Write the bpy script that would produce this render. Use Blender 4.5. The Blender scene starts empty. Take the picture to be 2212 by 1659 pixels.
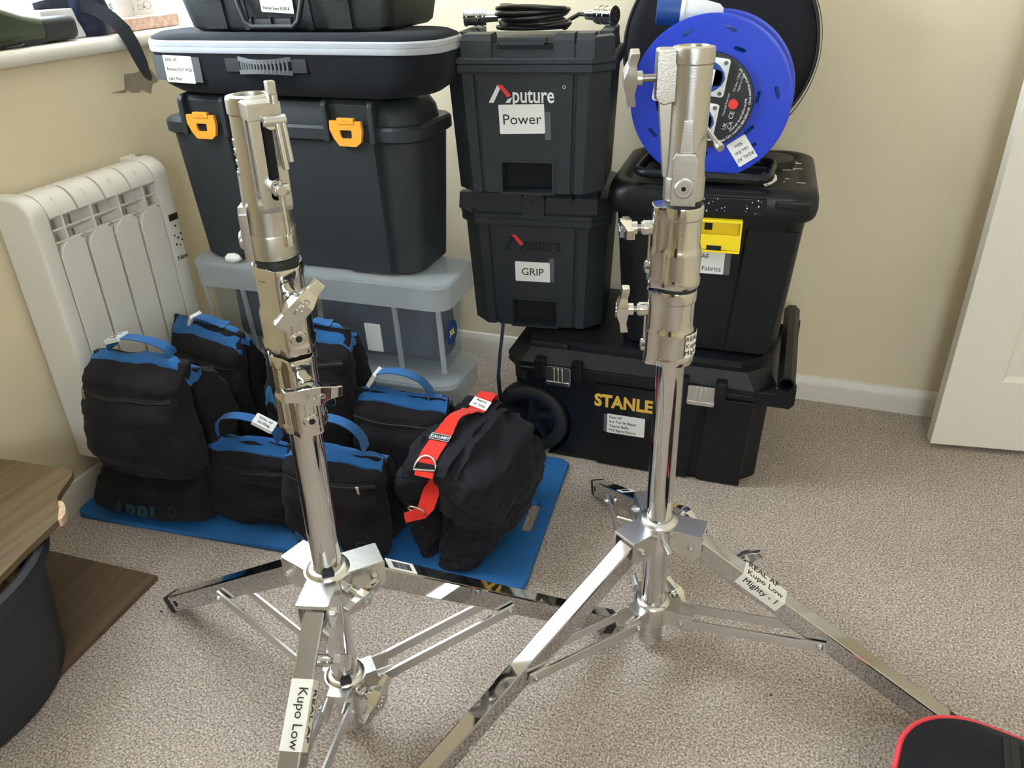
import bpy, bmesh, math, random
from mathutils import Vector, Matrix, noise
from math import pi, sin, cos, radians as rad
S = bpy.context.scene
COL = S.collection
random.seed(7)

# ------------------------------------------------------------------ camera, world, light, exposure
CR = ((0.9411134, 0.1416959, -0.3069656), (0.3370229, -0.4652946, 0.8184843), (-0.0268536, -0.8737410, -0.4856497))
cam_d = bpy.data.cameras.new('camera'); cam = bpy.data.objects.new('camera', cam_d); COL.objects.link(cam)
cam_d.sensor_width = 36.0; cam_d.lens = 1700.0 / 2212.0 * 36.0; cam_d.clip_start = 0.02
cam.matrix_world = Matrix(((CR[0][0], -CR[0][1], -CR[0][2], 0), (CR[1][0], -CR[1][1], -CR[1][2], 0),
                           (CR[2][0], -CR[2][1], -CR[2][2], 1.15), (0, 0, 0, 1)))
S.camera = cam
S.view_settings.view_transform = 'Standard'; S.view_settings.look = 'None'
S.view_settings.exposure = 0.0; S.view_settings.gamma = 1.0; S.view_settings.use_curve_mapping = False
S.cycles.max_bounces = 10; S.cycles.diffuse_bounces = 5; S.cycles.glossy_bounces = 5; S.cycles.transparent_max_bounces = 16
S.cycles.sample_clamp_indirect = 8.0; S.cycles.use_denoising = True

W = bpy.data.worlds.new('sky'); S.world = W; W.use_nodes = True
bgn = W.node_tree.nodes['Background']; bgn.inputs[0].default_value = (0.78, 0.90, 1.0, 1); bgn.inputs[1].default_value = 29.0

def area(name, loc, rot, sx, sy, power, color=(1, 1, 1), portal=False):
    d = bpy.data.lights.new(name, 'AREA'); d.shape = 'RECTANGLE'; d.size = sx; d.size_y = sy; d.energy = power; d.color = color
    if portal: d.cycles.is_portal = True
    o = bpy.data.objects.new(name, d); o.location = loc; o.rotation_euler = rot; COL.objects.link(o); return o
WIN_Y0, WIN_Y1, WIN_Z0, WIN_Z1 = 0.70, 1.86, 0.998, 2.02
area('window_portal', (-1.66, (WIN_Y0+WIN_Y1)/2, (WIN_Z0+WIN_Z1)/2), (0, rad(-90), 0), WIN_Z1-WIN_Z0, WIN_Y1-WIN_Y0, 1, portal=True)
area('rear_window_portal', (.6, -1.72, 1.55), (rad(-90), 0, 0), .9, .8, 1, portal=True)

# ------------------------------------------------------------------ materials
MATS = {}
def mat(name, color=(.5, .5, .5), rough=.5, metal=0.0, spec=.5, bump=0.0, bscale=200.0, var=0.0, vscale=20.0, coat=0.0, sheen=0.0,
        alpha=1.0, trans=0.0, aniso=None):
    if name in MATS: return MATS[name]
    m = bpy.data.materials.new(name); m.use_nodes = True; nt = m.node_tree; b = nt.nodes['Principled BSDF']
    b.inputs['Base Color'].default_value = (*color, 1); b.inputs['Roughness'].default_value = rough
    b.inputs['Metallic'].default_value = metal; b.inputs['Specular IOR Level'].default_value = spec
    b.inputs['Coat Weight'].default_value = coat; b.inputs['Sheen Weight'].default_value = sheen
    b.inputs['Alpha'].default_value = alpha; b.inputs['Transmission Weight'].default_value = trans
    tc = nt.nodes.new('ShaderNodeTexCoord')
    if bump:
        n = nt.nodes.new('ShaderNodeTexNoise'); n.inputs['Scale'].default_value = bscale; n.inputs['Detail'].default_value = 4
        nt.links.new(tc.outputs['Object'], n.inputs['Vector'])
        bu = nt.nodes.new('ShaderNodeBump'); bu.inputs['Strength'].default_value = bump; bu.inputs['Distance'].default_value = .002
        nt.links.new(n.outputs['Fac'], bu.inputs['Height']); nt.links.new(bu.outputs['Normal'], b.inputs['Normal'])
    if var:
        n = nt.nodes.new('ShaderNodeTexNoise'); n.inputs['Scale'].default_value = vscale; n.inputs['Detail'].default_value = 6
        nt.links.new(tc.outputs['Object'], n.inputs['Vector'])
        cr = nt.nodes.new('ShaderNodeValToRGB')
        cr.color_ramp.elements[0].position = .3; cr.color_ramp.elements[1].position = .7
        cr.color_ramp.elements[0].color = tuple(c*(1-var) for c in color) + (1,)
        cr.color_ramp.elements[1].color = tuple(min(1, c*(1+var)) for c in color) + (1,)
        nt.links.new(n.outputs['Fac'], cr.inputs[0]); nt.links.new(cr.outputs[0], b.inputs['Base Color'])
    MATS[name] = m; return m

def scratched(name, color, rough, scratch=(.12, .12, .13), amount=.62):
    """hard plastic with pale scuffs"""
    m = mat(name, color, rough, spec=.32, bump=.15, bscale=600); nt = m.node_tree; b = nt.nodes['Principled BSDF']
    tc = nt.nodes.new('ShaderNodeTexCoord'); mp = nt.nodes.new('ShaderNodeMapping'); mp.inputs['Scale'].default_value = (60, 60, 4)
    mp.inputs['Rotation'].default_value = (.3, .9, .2)
    n = nt.nodes.new('ShaderNodeTexNoise'); n.inputs['Scale'].default_value = 1.0; n.inputs['Detail'].default_value = 5; n.inputs['Roughness'].default_value = .7
    n2 = nt.nodes.new('ShaderNodeTexNoise'); n2.inputs['Scale'].default_value = 7; n2.inputs['Detail'].default_value = 4
    mu = nt.nodes.new('ShaderNodeMath'); mu.operation = 'MULTIPLY'
    cr = nt.nodes.new('ShaderNodeValToRGB'); cr.color_ramp.elements[0].position = amount*.62; cr.color_ramp.elements[1].position = amount*.8
    cr.color_ramp.elements[0].color = (*color, 1); cr.color_ramp.elements[1].color = (*scratch, 1)
    nt.links.new(tc.outputs['Object'], mp.inputs[0]); nt.links.new(mp.outputs[0], n.inputs['Vector']); nt.links.new(tc.outputs['Object'], n2.inputs['Vector'])
    nt.links.new(n.outputs['Fac'], mu.inputs[0]); nt.links.new(n2.outputs['Fac'], mu.inputs[1]); nt.links.new(mu.outputs[0], cr.inputs[0])
    nt.links.new(cr.outputs[0], b.inputs['Base Color'])
    return m

def fabric(name, color, scale=900, bump=.5, var=.25, rough=.95, sheen=.15):
    m = mat(name, color, rough, spec=.15, sheen=sheen, var=var, vscale=14); nt = m.node_tree; b = nt.nodes['Principled BSDF']
    tc = nt.nodes.new('ShaderNodeTexCoord')
    n = nt.nodes.new('ShaderNodeTexNoise'); n.inputs['Scale'].default_value = scale; n.inputs['Detail'].default_value = 2
    n2 = nt.nodes.new('ShaderNodeTexNoise'); n2.inputs['Scale'].default_value = 30; n2.inputs['Detail'].default_value = 3
    ad = nt.nodes.new('ShaderNodeMath'); ad.operation = 'MULTIPLY_ADD'; ad.inputs[1].default_value = .35
    bu = nt.nodes.new('ShaderNodeBump'); bu.inputs['Strength'].default_value = bump; bu.inputs['Distance'].default_value = .003
    nt.links.new(tc.outputs['Object'], n.inputs['Vector']); nt.links.new(tc.outputs['Object'], n2.inputs['Vector'])
    nt.links.new(n.outputs['Fac'], ad.inputs[0]); nt.links.new(n2.outputs['Fac'], ad.inputs[2])
    nt.links.new(ad.outputs[0], bu.inputs['Height']); nt.links.new(bu.outputs['Normal'], b.inputs['Normal'])
    return m

def carpet_mat():
    m = mat('carpet', (.5, .42, .34), 1.0, spec=.05); nt = m.node_tree; b = nt.nodes['Principled BSDF']
    tc = nt.nodes.new('ShaderNodeTexCoord')
    def noi(s, d, r=.5):
        n = nt.nodes.new('ShaderNodeTexNoise'); n.inputs['Scale'].default_value = s; n.inputs['Detail'].default_value = d; n.inputs['Roughness'].default_value = r
        nt.links.new(tc.outputs['Object'], n.inputs['Vector']); return n
    fine, mid, big = noi(250, 3, .65), noi(38, 4, .6), noi(3.2, 4)
    cr = nt.nodes.new('ShaderNodeValToRGB'); e = cr.color_ramp.elements
    e[0].position = .34; e[0].color = (.20, .156, .128, 1); e[1].position = .66; e[1].color = (.82, .73, .655, 1)
    x = cr.color_ramp.elements.new(.5); x.color = (.47, .392, .335, 1)
    nt.links.new(fine.outputs['Fac'], cr.inputs[0])
    mx = nt.nodes.new('ShaderNodeMix'); mx.data_type = 'RGBA'; mx.blend_type = 'MULTIPLY'; mx.inputs['Factor'].default_value = 1
    c2 = nt.nodes.new('ShaderNodeValToRGB'); c2.color_ramp.elements[0].position = .3; c2.color_ramp.elements[1].position = .7
    c2.color_ramp.elements[0].color = (.80, .79, .78, 1); c2.color_ramp.elements[1].color = (1.08, 1.07, 1.06, 1)
    ad = nt.nodes.new('ShaderNodeMath'); ad.operation = 'MULTIPLY_ADD'; ad.inputs[1].default_value = .5
    ha = nt.nodes.new('ShaderNodeMath'); ha.operation = 'MULTIPLY'; ha.inputs[1].default_value = .5
    nt.links.new(big.outputs['Fac'], ha.inputs[0]); nt.links.new(mid.outputs['Fac'], ad.inputs[0]); nt.links.new(ha.outputs[0], ad.inputs[2])
    nt.links.new(ad.outputs[0], c2.inputs[0]); nt.links.new(cr.outputs[0], mx.inputs[6]); nt.links.new(c2.outputs[0], mx.inputs[7])
    nt.links.new(mx.outputs[2], b.inputs['Base Color'])
    bu = nt.nodes.new('ShaderNodeBump'); bu.inputs['Strength'].default_value = .9; bu.inputs['Distance'].default_value = .004
    nt.links.new(fine.outputs['Fac'], bu.inputs['Height']); nt.links.new(bu.outputs['Normal'], b.inputs['Normal'])
    return m

def wood_mat(name, dark, light, along='Y'):
    m = mat(name, dark, .42, spec=.4); nt = m.node_tree; b = nt.nodes['Principled BSDF']
    tc = nt.nodes.new('ShaderNodeTexCoord'); mp = nt.nodes.new('ShaderNodeMapping')
    mp.inputs['Scale'].default_value = (38, 2.2, 10) if along == 'Y' else (2.2, 38, 10)
    n = nt.nodes.new('ShaderNodeTexNoise'); n.inputs['Scale'].default_value = 1; n.inputs['Detail'].default_value = 7; n.inputs['Roughness'].default_value = .62
    n.inputs['Distortion'].default_value = .6
    cr = nt.nodes.new('ShaderNodeValToRGB'); e = cr.color_ramp.elements
    e[0].position = .3; e[0].color = (*dark, 1); e[1].position = .72; e[1].color = (*light, 1)
    nt.links.new(tc.outputs['Object'], mp.inputs[0]); nt.links.new(mp.outputs[0], n.inputs['Vector']); nt.links.new(n.outputs['Fac'], cr.inputs[0])
    nt.links.new(cr.outputs[0], b.inputs['Base Color'])
    return m

def clear_plastic(name, tint, density, rough=.25):
    """frosted polypropylene: part see-through, part milky"""
    m = bpy.data.materials.new(name); m.use_nodes = True; nt = m.node_tree; b = nt.nodes['Principled BSDF']
    b.inputs['Base Color'].default_value = (*tint, 1); b.inputs['Roughness'].default_value = rough; b.inputs['Specular IOR Level'].default_value = .5
    out = nt.nodes['Material Output']
    tr = nt.nodes.new('ShaderNodeBsdfTransparent'); tr.inputs[0].default_value = (.90, .925, .95, 1)
    tl = nt.nodes.new('ShaderNodeBsdfTranslucent'); tl.inputs[0].default_value = (*tint, 1)
    mm = nt.nodes.new('ShaderNodeMixShader'); mm.inputs[0].default_value = .35
    m2 = nt.nodes.new('ShaderNodeMixShader'); m2.inputs[0].default_value = density
    nt.links.new(b.outputs[0], mm.inputs[1]); nt.links.new(tl.outputs[0], mm.inputs[2])
    nt.links.new(tr.outputs[0], m2.inputs[1]); nt.links.new(mm.outputs[0], m2.inputs[2]); nt.links.new(m2.outputs[0], out.inputs[0])
    MATS[name] = m; return m

def pane_mat():
    m = bpy.data.materials.new('window_glass'); m.use_nodes = True; nt = m.node_tree
    out = nt.nodes['Material Output']; nt.nodes.remove(nt.nodes['Principled BSDF'])
    tr = nt.nodes.new('ShaderNodeBsdfTransparent'); gl = nt.nodes.new('ShaderNodeBsdfGlossy'); gl.inputs['Roughness'].default_value = .02
    mx = nt.nodes.new('ShaderNodeMixShader'); mx.inputs[0].default_value = .05
    nt.links.new(tr.outputs[0], mx.inputs[1]); nt.links.new(gl.outputs[0], mx.inputs[2])
    nt.links.new(mx.outputs[0], out.inputs[0]); return m

M_wall = mat('cream_wall_paint', (.74, .64, .455), .75, spec=.25, bump=.25, bscale=130, var=.03, vscale=3)
M_ceil = mat('white_ceiling', (.82, .80, .76), .9)
M_white = mat('white_gloss_paint', (.80, .76, .68), .35, spec=.5, bump=.05, bscale=60)
M_trim = mat('skirting_paint', (.74, .69, .60), .4)
M_carpet = carpet_mat()
M_chrome = mat('chrome', (.68, .68, .69), .045, metal=1)
M_leg = mat('leg_chrome', (.57, .57, .575), .05, metal=1)
M_cast = mat('polished_casting', (.66, .655, .64), .11, metal=1, bump=.06, bscale=90)
M_satin = mat('satin_casting', (.54, .525, .495), .32, metal=1, bump=.12, bscale=500)
M_bright = mat('bright_stamped_steel', (.76, .76, .75), .25, metal=1, bump=.05, bscale=120)
M_brace = mat('brushed_aluminium', (.74, .74, .75), .30, metal=1)
M_bolt = mat('zinc_bolt', (.66, .66, .65), .25, metal=1)
M_thread = mat('dark_thread', (.30, .28, .26), .35, metal=1)
M_rubber = mat('black_rubber', (.012, .012, .013), .6)
M_dark = mat('cavity_shade_and_ink', (.008, .008, .009), .9)  # near-black: shade painted into hollows, and the GRIP wordmark ink
M_blk = scratched('scuffed_black_plastic', (.024, .0285, .034), .45, (.055, .058, .062), .70)
M_tote = scratched('black_tote_plastic', (.0065, .0073, .0095), .36, (.04, .04, .04), .75)
M_slate = scratched('slate_tote_plastic', (.025, .031, .0365), .48, (.05, .054, .058), .72)
M_hard = mat('black_hard_case', (.011, .0135, .0135), .52, spec=.35, bump=.5, bscale=700)
M_eva = fabric('black_shell_fabric', (.0095, .011, .0145), 1500, .35, .1, sheen=.05)
M_bag = fabric('faded_black_canvas', (.0125, .0105, .012), 1100, .6, .35, sheen=.04)
M_nylon = fabric('black_nylon', (.0105, .0100, .0135), 1600, .3, .15, rough=.7, sheen=.04)
M_bluew = fabric('blue_webbing', (.019, .105, .29), 700, .7, .15)
M_redw = fabric('red_webbing', (.72, .035, .022), 700, .6, .1)
M_bluep = mat('blue_print', (.024, .125, .26), .8)
M_mat = mat('blue_foam', (.020, .125, .34), .7, spec=.3, bump=.2, bscale=60, var=.08, vscale=5)
M_label = mat('white_label', (.80, .80, .78), .5)
M_cream = mat('cream_label', (.82, .80, .71), .5)
M_ink = mat('black_ink', (.012, .012, .012), .6)
M_wht = mat('white_print', (.75, .76, .77), .5)
M_red = mat('red_print', (.72, .03, .03), .5)
M_gold = mat('gold_print', (.70, .43, .07), .45)
M_orange = mat('orange_plastic', (.90, .37, .035), .42)
M_yellow = mat('yellow_plastic', (.90, .68, .012), .42)
M_tape = mat('clear_tape', (.10, .11, .12), .25)
M_blue = mat('blue_reel_plastic', (.013, .045, .50), .36, bump=.03, bscale=50)
M_blued = mat('dark_blue_plastic', (.012, .055, .24), .38)
M_cord = mat('blue_cable', (.010, .07, .30), .45)
M_pale = mat('pale_grey_plastic', (.78, .80, .83), .4)
M_rad = mat('radiator_enamel', (.78, .75, .68), .38)
M_cord_k = mat('black_cable', (.012, .012, .012), .35)
M_zip = mat('zip_black', (.010, .010, .011), .55)
M_zipg = fabric('grey_zip_tape', (.40, .42, .45), 1200, .4, .05)
M_ppdull = clear_plastic('frosted_plastic', (.72, .76, .80), .075)
M_pprim = clear_plastic('frosted_rim_plastic', (.80, .83, .84), .36)
M_tub = mat('charcoal_tub', (.022, .025, .031), .5, spec=.35, bump=.2, bscale=150)
M_wood = wood_mat('brown_board', (.075, .050, .026), (.19, .128, .066))
M_wood2 = wood_mat('brown_floor_board', (.058, .036, .021), (.14, .088, .050))
M_chip = mat('raw_chipboard', (.62, .43, .30), .9, bump=1, bscale=250, var=.3, vscale=120)
M_paper = mat('crumpled_paper', (.80, .78, .74), .9)
M_latch = mat('galvanised_latch', (.80, .81, .82), .28, metal=1, bump=.2, bscale=120)
M_glass = pane_mat()

# ------------------------------------------------------------------ mesh builder
def rotz(a): return Matrix.Rotation(a, 4, 'Z')
def T(x, y=None, z=None): return Matrix.Translation((x, y, z) if y is not None else x)
def frame(o, x, y):
    """matrix with origin o, local x and y axes given"""
    x = Vector(x).normalized(); z = x.cross(Vector(y)).normalized(); y = z.cross(x)
    return Matrix(((x.x, y.x, z.x, o[0]), (x.y, y.y, z.y, o[1]), (x.z, y.z, z.z, o[2]), (0, 0, 0, 1)))
def along(p0, p1, up=(0, 0, 1)):
    """z axis from p0 to p1"""
    z = (Vector(p1)-Vector(p0)).normalized(); u = Vector(up)
    if abs(z.dot(u.normalized())) > .99: u = Vector((1, 0, 0))
    x = u.cross(z).normalized(); y = z.cross(x); o = Vector(p0)
    return Matrix(((x.x, y.x, z.x, o.x), (x.y, y.y, z.y, o.y), (x.z, y.z, z.z, o.z), (0, 0, 0, 1)))

def rrect(w, h, r, n=5, cx=0, cy=0):
    pts = []
    for sx, sy, a0 in ((1, 1, 0), (-1, 1, 90), (-1, -1, 180), (1, -1, 270)):
        for i in range(n+1):
            a = rad(a0+90*i/n); pts.append((cx+sx*(w/2-r)+r*cos(a), cy+sy*(h/2-r)+r*sin(a)))
    return pts
def chamf(w, d, c, y0=0):
    return [(w/2, y0-d/2+c), (w/2, y0+d/2-c), (w/2-c, y0+d/2), (-w/2+c, y0+d/2), (-w/2, y0+d/2-c), (-w/2, y0-d/2+c), (-w/2+c, y0-d/2), (w/2-c, y0-d/2)]
def circ(r, n=32, cx=0, cy=0, a0=0): return [(cx+r*cos(a0+2*pi*i/n), cy+r*sin(a0+2*pi*i/n)) for i in range(n)]
def stadium(l, r, n=8, cx=0, cy=0):
    p = [(cx+l/2+r*cos(rad(-90+180*i/n)), cy+r*sin(rad(-90+180*i/n))) for i in range(n+1)]
    return p + [(cx-l/2+r*cos(rad(90+180*i/n)), cy+r*sin(rad(90+180*i/n))) for i in range(n+1)]

def cap_mid():
    cu = bpy.data.curves.new('t', 'FONT'); cu.body = 'H'; cu.size = 1; cu.align_y = 'TOP_BASELINE'
    o = bpy.data.objects.new('t', cu); COL.objects.link(o); me = bpy.data.meshes.new_from_object(o.evaluated_get(bpy.context.evaluated_depsgraph_get()))
    ys = [v.co.y for v in me.vertices]; bpy.data.objects.remove(o); bpy.data.curves.remove(cu); bpy.data.meshes.remove(me)
    return (min(ys)+max(ys))/2
CAP_MID = cap_mid()

class MB:
    def __init__(self): self.bm = bmesh.new()
    def add(self, t, M=None, mi=0):
        for f in t.faces: f.material_index = mi; f.smooth = True
        if M is not None:
            t.transform(M)
            if M.to_3x3().determinant() < 0: bmesh.ops.reverse_faces(t, faces=t.faces[:])
        me = bpy.data.meshes.new('t'); t.to_mesh(me); t.free(); self.bm.from_mesh(me); bpy.data.meshes.remove(me); return self
    def box(self, c, s, bev=0, seg=2, mi=0, M=None):
        t = bmesh.new(); bmesh.ops.create_cube(t, size=1); bmesh.ops.scale(t, vec=s, verts=t.verts)
        if bev: bmesh.ops.bevel(t, geom=t.edges[:], offset=bev, segments=seg, profile=.5, affect='EDGES', clamp_overlap=True)
        bmesh.ops.translate(t, vec=c, verts=t.verts); return self.add(t, M, mi)
    def loft(self, rings, mi=0, M=None, cap=True, closed=True, bev=0):
        t = bmesh.new(); vs = [[t.verts.new(p) for p in r] for r in rings]; n = len(rings[0])
        for a, b in zip(vs, vs[1:]):
            for i in range(n if closed else n-1):
                j = (i+1) % n; t.faces.new((a[i], a[j], b[j], b[i]))
        if cap: t.faces.new(vs[0][::-1]); t.faces.new(vs[-1])
        bmesh.ops.recalc_face_normals(t, faces=t.faces[:])
        if bev: bmesh.ops.bevel(t, geom=t.edges[:], offset=bev, segments=2, profile=.5, affect='EDGES', clamp_overlap=True)
        return self.add(t, M, mi)
    def prism(self, poly, z0, z1, mi=0, M=None, bev=0, top=1.0):
        return self.loft([[(x, y, z0) for x, y in poly], [(x*top, y*top, z1) for x, y in poly]], mi, M, bev=bev)
    def stack(self, outline, levels, mi=0, M=None):
        """outline(w,d) -> poly ; levels = [(w,d,z)]"""
        return self.loft([[(x, y, z) for x, y in outline(w, d)] for w, d, z in levels], mi, M)
    def ring(self, outer, inner, z0, z1, mi=0, M=None):
        t = bmesh.new(); n = len(outer)
        L = [[t.verts.new((x, y, z)) for x, y in p] for p, z in ((outer, z0), (outer, z1), (inner, z1), (inner, z0))]
        for k in range(4):
            a, b = L[k], L[(k+1) % 4]
            for i in range(n): t.faces.new((a[i], a[(i+1) % n], b[(i+1) % n], b[i]))
        bmesh.ops.recalc_face_normals(t, faces=t.faces[:]); return self.add(t, M, mi)
    def cyl(self, p0, p1, r0, r1=None, n=24, mi=0, M=None, bev=0):
        h = (Vector(p1)-Vector(p0)).length; r1 = r0 if r1 is None else r1
        A = along(p0, p1)
        if M is not None: A = M @ A
        b = min(bev, h/2) if bev else 0
        prof = [(r0, 0), (r1, h)] if not b else [(r0-b, 0), (r0-.3*b, .3*b), (r0, b), (r1, h-b), (r1-.3*b, h-.3*b), (r1-b, h)]
        return self.loft([[(r*cos(2*pi*i/n), r*sin(2*pi*i/n), z) for i in range(n)] for r, z in prof], mi, A)
    def lathe(self, prof, n=32, mi=0, M=None, cap=True):
        return self.loft([[(r*cos(2*pi*i/n), r*sin(2*pi*i/n), z) for i in range(n)] for r, z in prof], mi, M, cap=cap)
    def tube(self, pts, r, n=8, mi=0, M=None, closed=False):
        pts = [Vector(p) for p in pts]; rings = []; N = len(pts); u = None
        for i, p in enumerate(pts):
            a = pts[(i-1) % N] if closed or i > 0 else p; b = pts[(i+1) % N] if closed or i < N-1 else p
            tg = (b-a).normalized()
            if u is None: u = tg.orthogonal().normalized()
            u = (u - tg*u.dot(tg)); u = u.normalized() if u.length > 1e-6 else tg.orthogonal().normalized()
            v = tg.cross(u); rr = r[i] if isinstance(r, (list, tuple)) else r
            rings.append([p+rr*(cos(2*pi*k/n)*u+sin(2*pi*k/n)*v) for k in range(n)])
        if closed: rings.append(rings[0])
        return self.loft(rings, mi, M, cap=not closed)
    def ribbon(self, pts, w, side, th=.002, mi=0, M=None, ws=None):
        """strap: path pts, width vector side"""
        pts = [Vector(p) for p in pts]; rings = []; N = len(pts)
        for i, p in enumerate(pts):
            tg = (pts[min(i+1, N-1)]-pts[max(i-1, 0)]).normalized()
            s = side[i] if isinstance(side, list) else side
            s = Vector(s); s = (s-tg*s.dot(tg)).normalized(); nn = tg.cross(s)
            ww = ws[i] if ws else w
            rings.append([p+s*ww/2+nn*th/2, p+s*ww/2-nn*th/2, p-s*ww/2-nn*th/2, p-s*ww/2+nn*th/2])
        return self.loft(rings, mi, M)
    def poly(self, pts, th, mi=0, M=None): return self.prism(pts, 0, th, mi, M)
    def text(self, s, size, M, mi=0, align='CENTER', th=.0004, bold=0.0, sx=1.0, shear=0.0, space=1.0):
        cu = bpy.data.curves.new('t', 'FONT'); cu.body = s; cu.size = size; cu.align_x = align; cu.align_y = 'TOP_BASELINE'
        cu.extrude = th; cu.offset = bold; cu.resolution_u = 3; cu.shear = shear; cu.space_character = space
        o = bpy.data.objects.new('t', cu); COL.objects.link(o)
        dg = bpy.context.evaluated_depsgraph_get(); me = bpy.data.meshes.new_from_object(o.evaluated_get(dg))
        t = bmesh.new(); t.from_mesh(me)
        bpy.data.objects.remove(o); bpy.data.curves.remove(cu); bpy.data.meshes.remove(me)
        bmesh.ops.translate(t, vec=(0, -CAP_MID*size, 0), verts=t.verts)
        if sx != 1: bmesh.ops.scale(t, vec=(sx, 1, 1), verts=t.verts)
        return self.add(t, M, mi)
    def bump(self, amp, sc, seed=0, aniso=(1, 1, 1)):
        self.bm.normal_update()
        for v in self.bm.verts:
            p = Vector((v.co.x*aniso[0], v.co.y*aniso[1], v.co.z*aniso[2]))*sc+Vector((seed*7.3, seed*3.1, seed))
            v.co += v.normal*amp*(noise.noise(p)+.5*noise.noise(p*2.3))
        return self
    def bool_cut(self, cutters):
        """real holes: subtract each cutter MB"""
        me = bpy.data.meshes.new('t'); self.bm.to_mesh(me); a = bpy.data.objects.new('t', me); COL.objects.link(a)
        cu = []
        for c in cutters:
            mc = bpy.data.meshes.new('t'); c.bm.to_mesh(mc); c.bm.free(); o = bpy.data.objects.new('t', mc); COL.objects.link(o); cu.append(o)
            md = a.modifiers.new('b', 'BOOLEAN'); md.object = o; md.operation = 'DIFFERENCE'; md.solver = 'EXACT'
        dg = bpy.context.evaluated_depsgraph_get(); res = bpy.data.meshes.new_from_object(a.evaluated_get(dg))
        self.bm.free(); self.bm = bmesh.new(); self.bm.from_mesh(res)
        bpy.data.objects.remove(a); bpy.data.meshes.remove(me); bpy.data.meshes.remove(res)
        for o in cu:
            m_ = o.data; bpy.data.objects.remove(o); bpy.data.meshes.remove(m_)
        return self
    def build(self, name, mats, parent=None, label=None, sharp=38, sub=0, M=None):
        if M is not None: self.bm.transform(M)
        me = bpy.data.meshes.new(name); self.bm.to_mesh(me); self.bm.free()
        for m in (mats if isinstance(mats, (list, tuple)) else [mats]): me.materials.append(m)
        me.set_sharp_from_angle(angle=rad(sharp))
        o = bpy.data.objects.new(name, me); COL.objects.link(o)
        if parent is not None: o.parent = parent
        if label: o['label'] = label
        if not sub:
            md = o.modifiers.new('even_normals', 'WEIGHTED_NORMAL'); md.keep_sharp = True; md.weight = 50
        if sub:
            md = o.modifiers.new('smooth', 'SUBSURF'); md.levels = sub; md.render_levels = sub
        return o

def thing(name, label, cat, loc=(0, 0, 0), rz=0, group=None, rot=None):
    o = bpy.data.objects.new(name, None); COL.objects.link(o); o.empty_display_size = .05
    o.location = loc; o.rotation_euler = rot if rot else (0, 0, rz)
    o['label'] = label; o['category'] = cat
    if group: o['group'] = group
    return o
def tag(o, label, cat, group=None):
    o['label'] = label; o['category'] = cat
    if group: o['group'] = group
    return o
def struct(name, mb, m, parent=None, sharp=38):
    o = mb.build(name, m, parent, sharp=sharp)
    if parent is None: o['kind'] = 'structure'
    return o
def sticker(mb, M, w, h, lines, size, mis=(0, 1), align='LEFT', pitch=1.35, th=.0004, corner=.002, xoff=None, sx=1.0, dy=0):
    """white paper label with ink: M places its centre, local x right, y up, z out"""
    mb.prism(rrect(w, h, corner, 3), 0, th, mis[0], M)
    n = len(lines); x0 = (-w/2+size*.5 if align == 'LEFT' else 0) if xoff is None else xoff
    for i, l in enumerate(lines):
        if l: mb.text(l, size, M @ T(x0, dy+((n-1)/2-i)*size*pitch, th+.0002), mis[1], align, th=.0002, sx=sx)
    return mb

# ------------------------------------------------------------------ room
XL, YB, ZC = -1.518, 2.108, 2.34
XR, YR = 1.35, -1.75
struct('floor', MB().box(((XL+XR)/2, (YB+YR)/2, -.02), (XR-XL+.6, YB-YR+.4, .04)), M_carpet)
fl_ = bpy.data.objects['floor']
for (x, y, a, l) in ((-.905, .615, -14, .055), (-.895, .555, -12, .060), (-.36, .86, 30, .05)):
    MB().tube([(x+cos(rad(a))*l*(k/8-.5), y+sin(rad(a))*l*(k/8-.5)-.004*sin(pi*k/8), -.0005) for k in range(9)], [.0006+.0022*sin(pi*k/8) for k in range(9)], 8).build('carpet_crease', M_carpet, fl_)
struct('ceiling', MB().box(((XL+XR)/2, (YB+YR)/2, ZC+.05), (XR-XL+.6, YB-YR+.4, .1)), M_ceil)
struct('wall_back', MB().box(((XL+XR)/2, YB+.05, ZC/2), (XR-XL+.6, .1, ZC)), M_wall)
RW = (.15, 1.05, 1.15, 1.95)
wr = MB()
for x0, x1, z0, z1 in ((XL-.3, -.92, 0, ZC), (-.10, RW[0], 0, ZC), (-.92, -.10, 2.02, ZC), (RW[1], XR+.3, 0, ZC), (RW[0], RW[1], 0, RW[2]), (RW[0], RW[1], RW[3], ZC)): wr.box(((x0+x1)/2, YR-.05, (z0+z1)/2), (x1-x0, .1, z1-z0))
struct('wall_rear', wr, M_wall)
hl = MB()                                                    # dark box added behind the rear wall opening, for dark reflections in the chrome
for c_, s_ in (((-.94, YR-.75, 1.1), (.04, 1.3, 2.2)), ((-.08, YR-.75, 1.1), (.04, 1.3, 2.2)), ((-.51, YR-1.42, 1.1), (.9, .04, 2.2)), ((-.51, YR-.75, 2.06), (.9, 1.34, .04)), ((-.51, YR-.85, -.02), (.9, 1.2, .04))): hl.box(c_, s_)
struct('dark_reflection_box', hl, mat('dark_reflection_paint', (.22, .19, .15), .8))
wf2 = MB()
for x0, x1, z0, z1 in ((RW[0], RW[1], RW[2], RW[2]+.05), (RW[0], RW[1], RW[3]-.05, RW[3]), (RW[0], RW[0]+.05, RW[2], RW[3]), (RW[1]-.05, RW[1], RW[2], RW[3]), (.57, .63, RW[2], RW[3])): wf2.box(((x0+x1)/2, YR-.05, (z0+z1)/2), (x1-x0, .06, z1-z0))
struct('window_2', wf2, M_white)
struct('wall_right', MB().box((XR+.05, (YB+YR)/2, ZC/2), (.1, YB-YR, ZC)), M_wall)
wl = MB(); TH = .24; xc = XL-TH/2
wl.box((xc, (YB+YR)/2, (WIN_Z0-.03)/2), (TH, YB-YR, WIN_Z0-.03))
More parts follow.
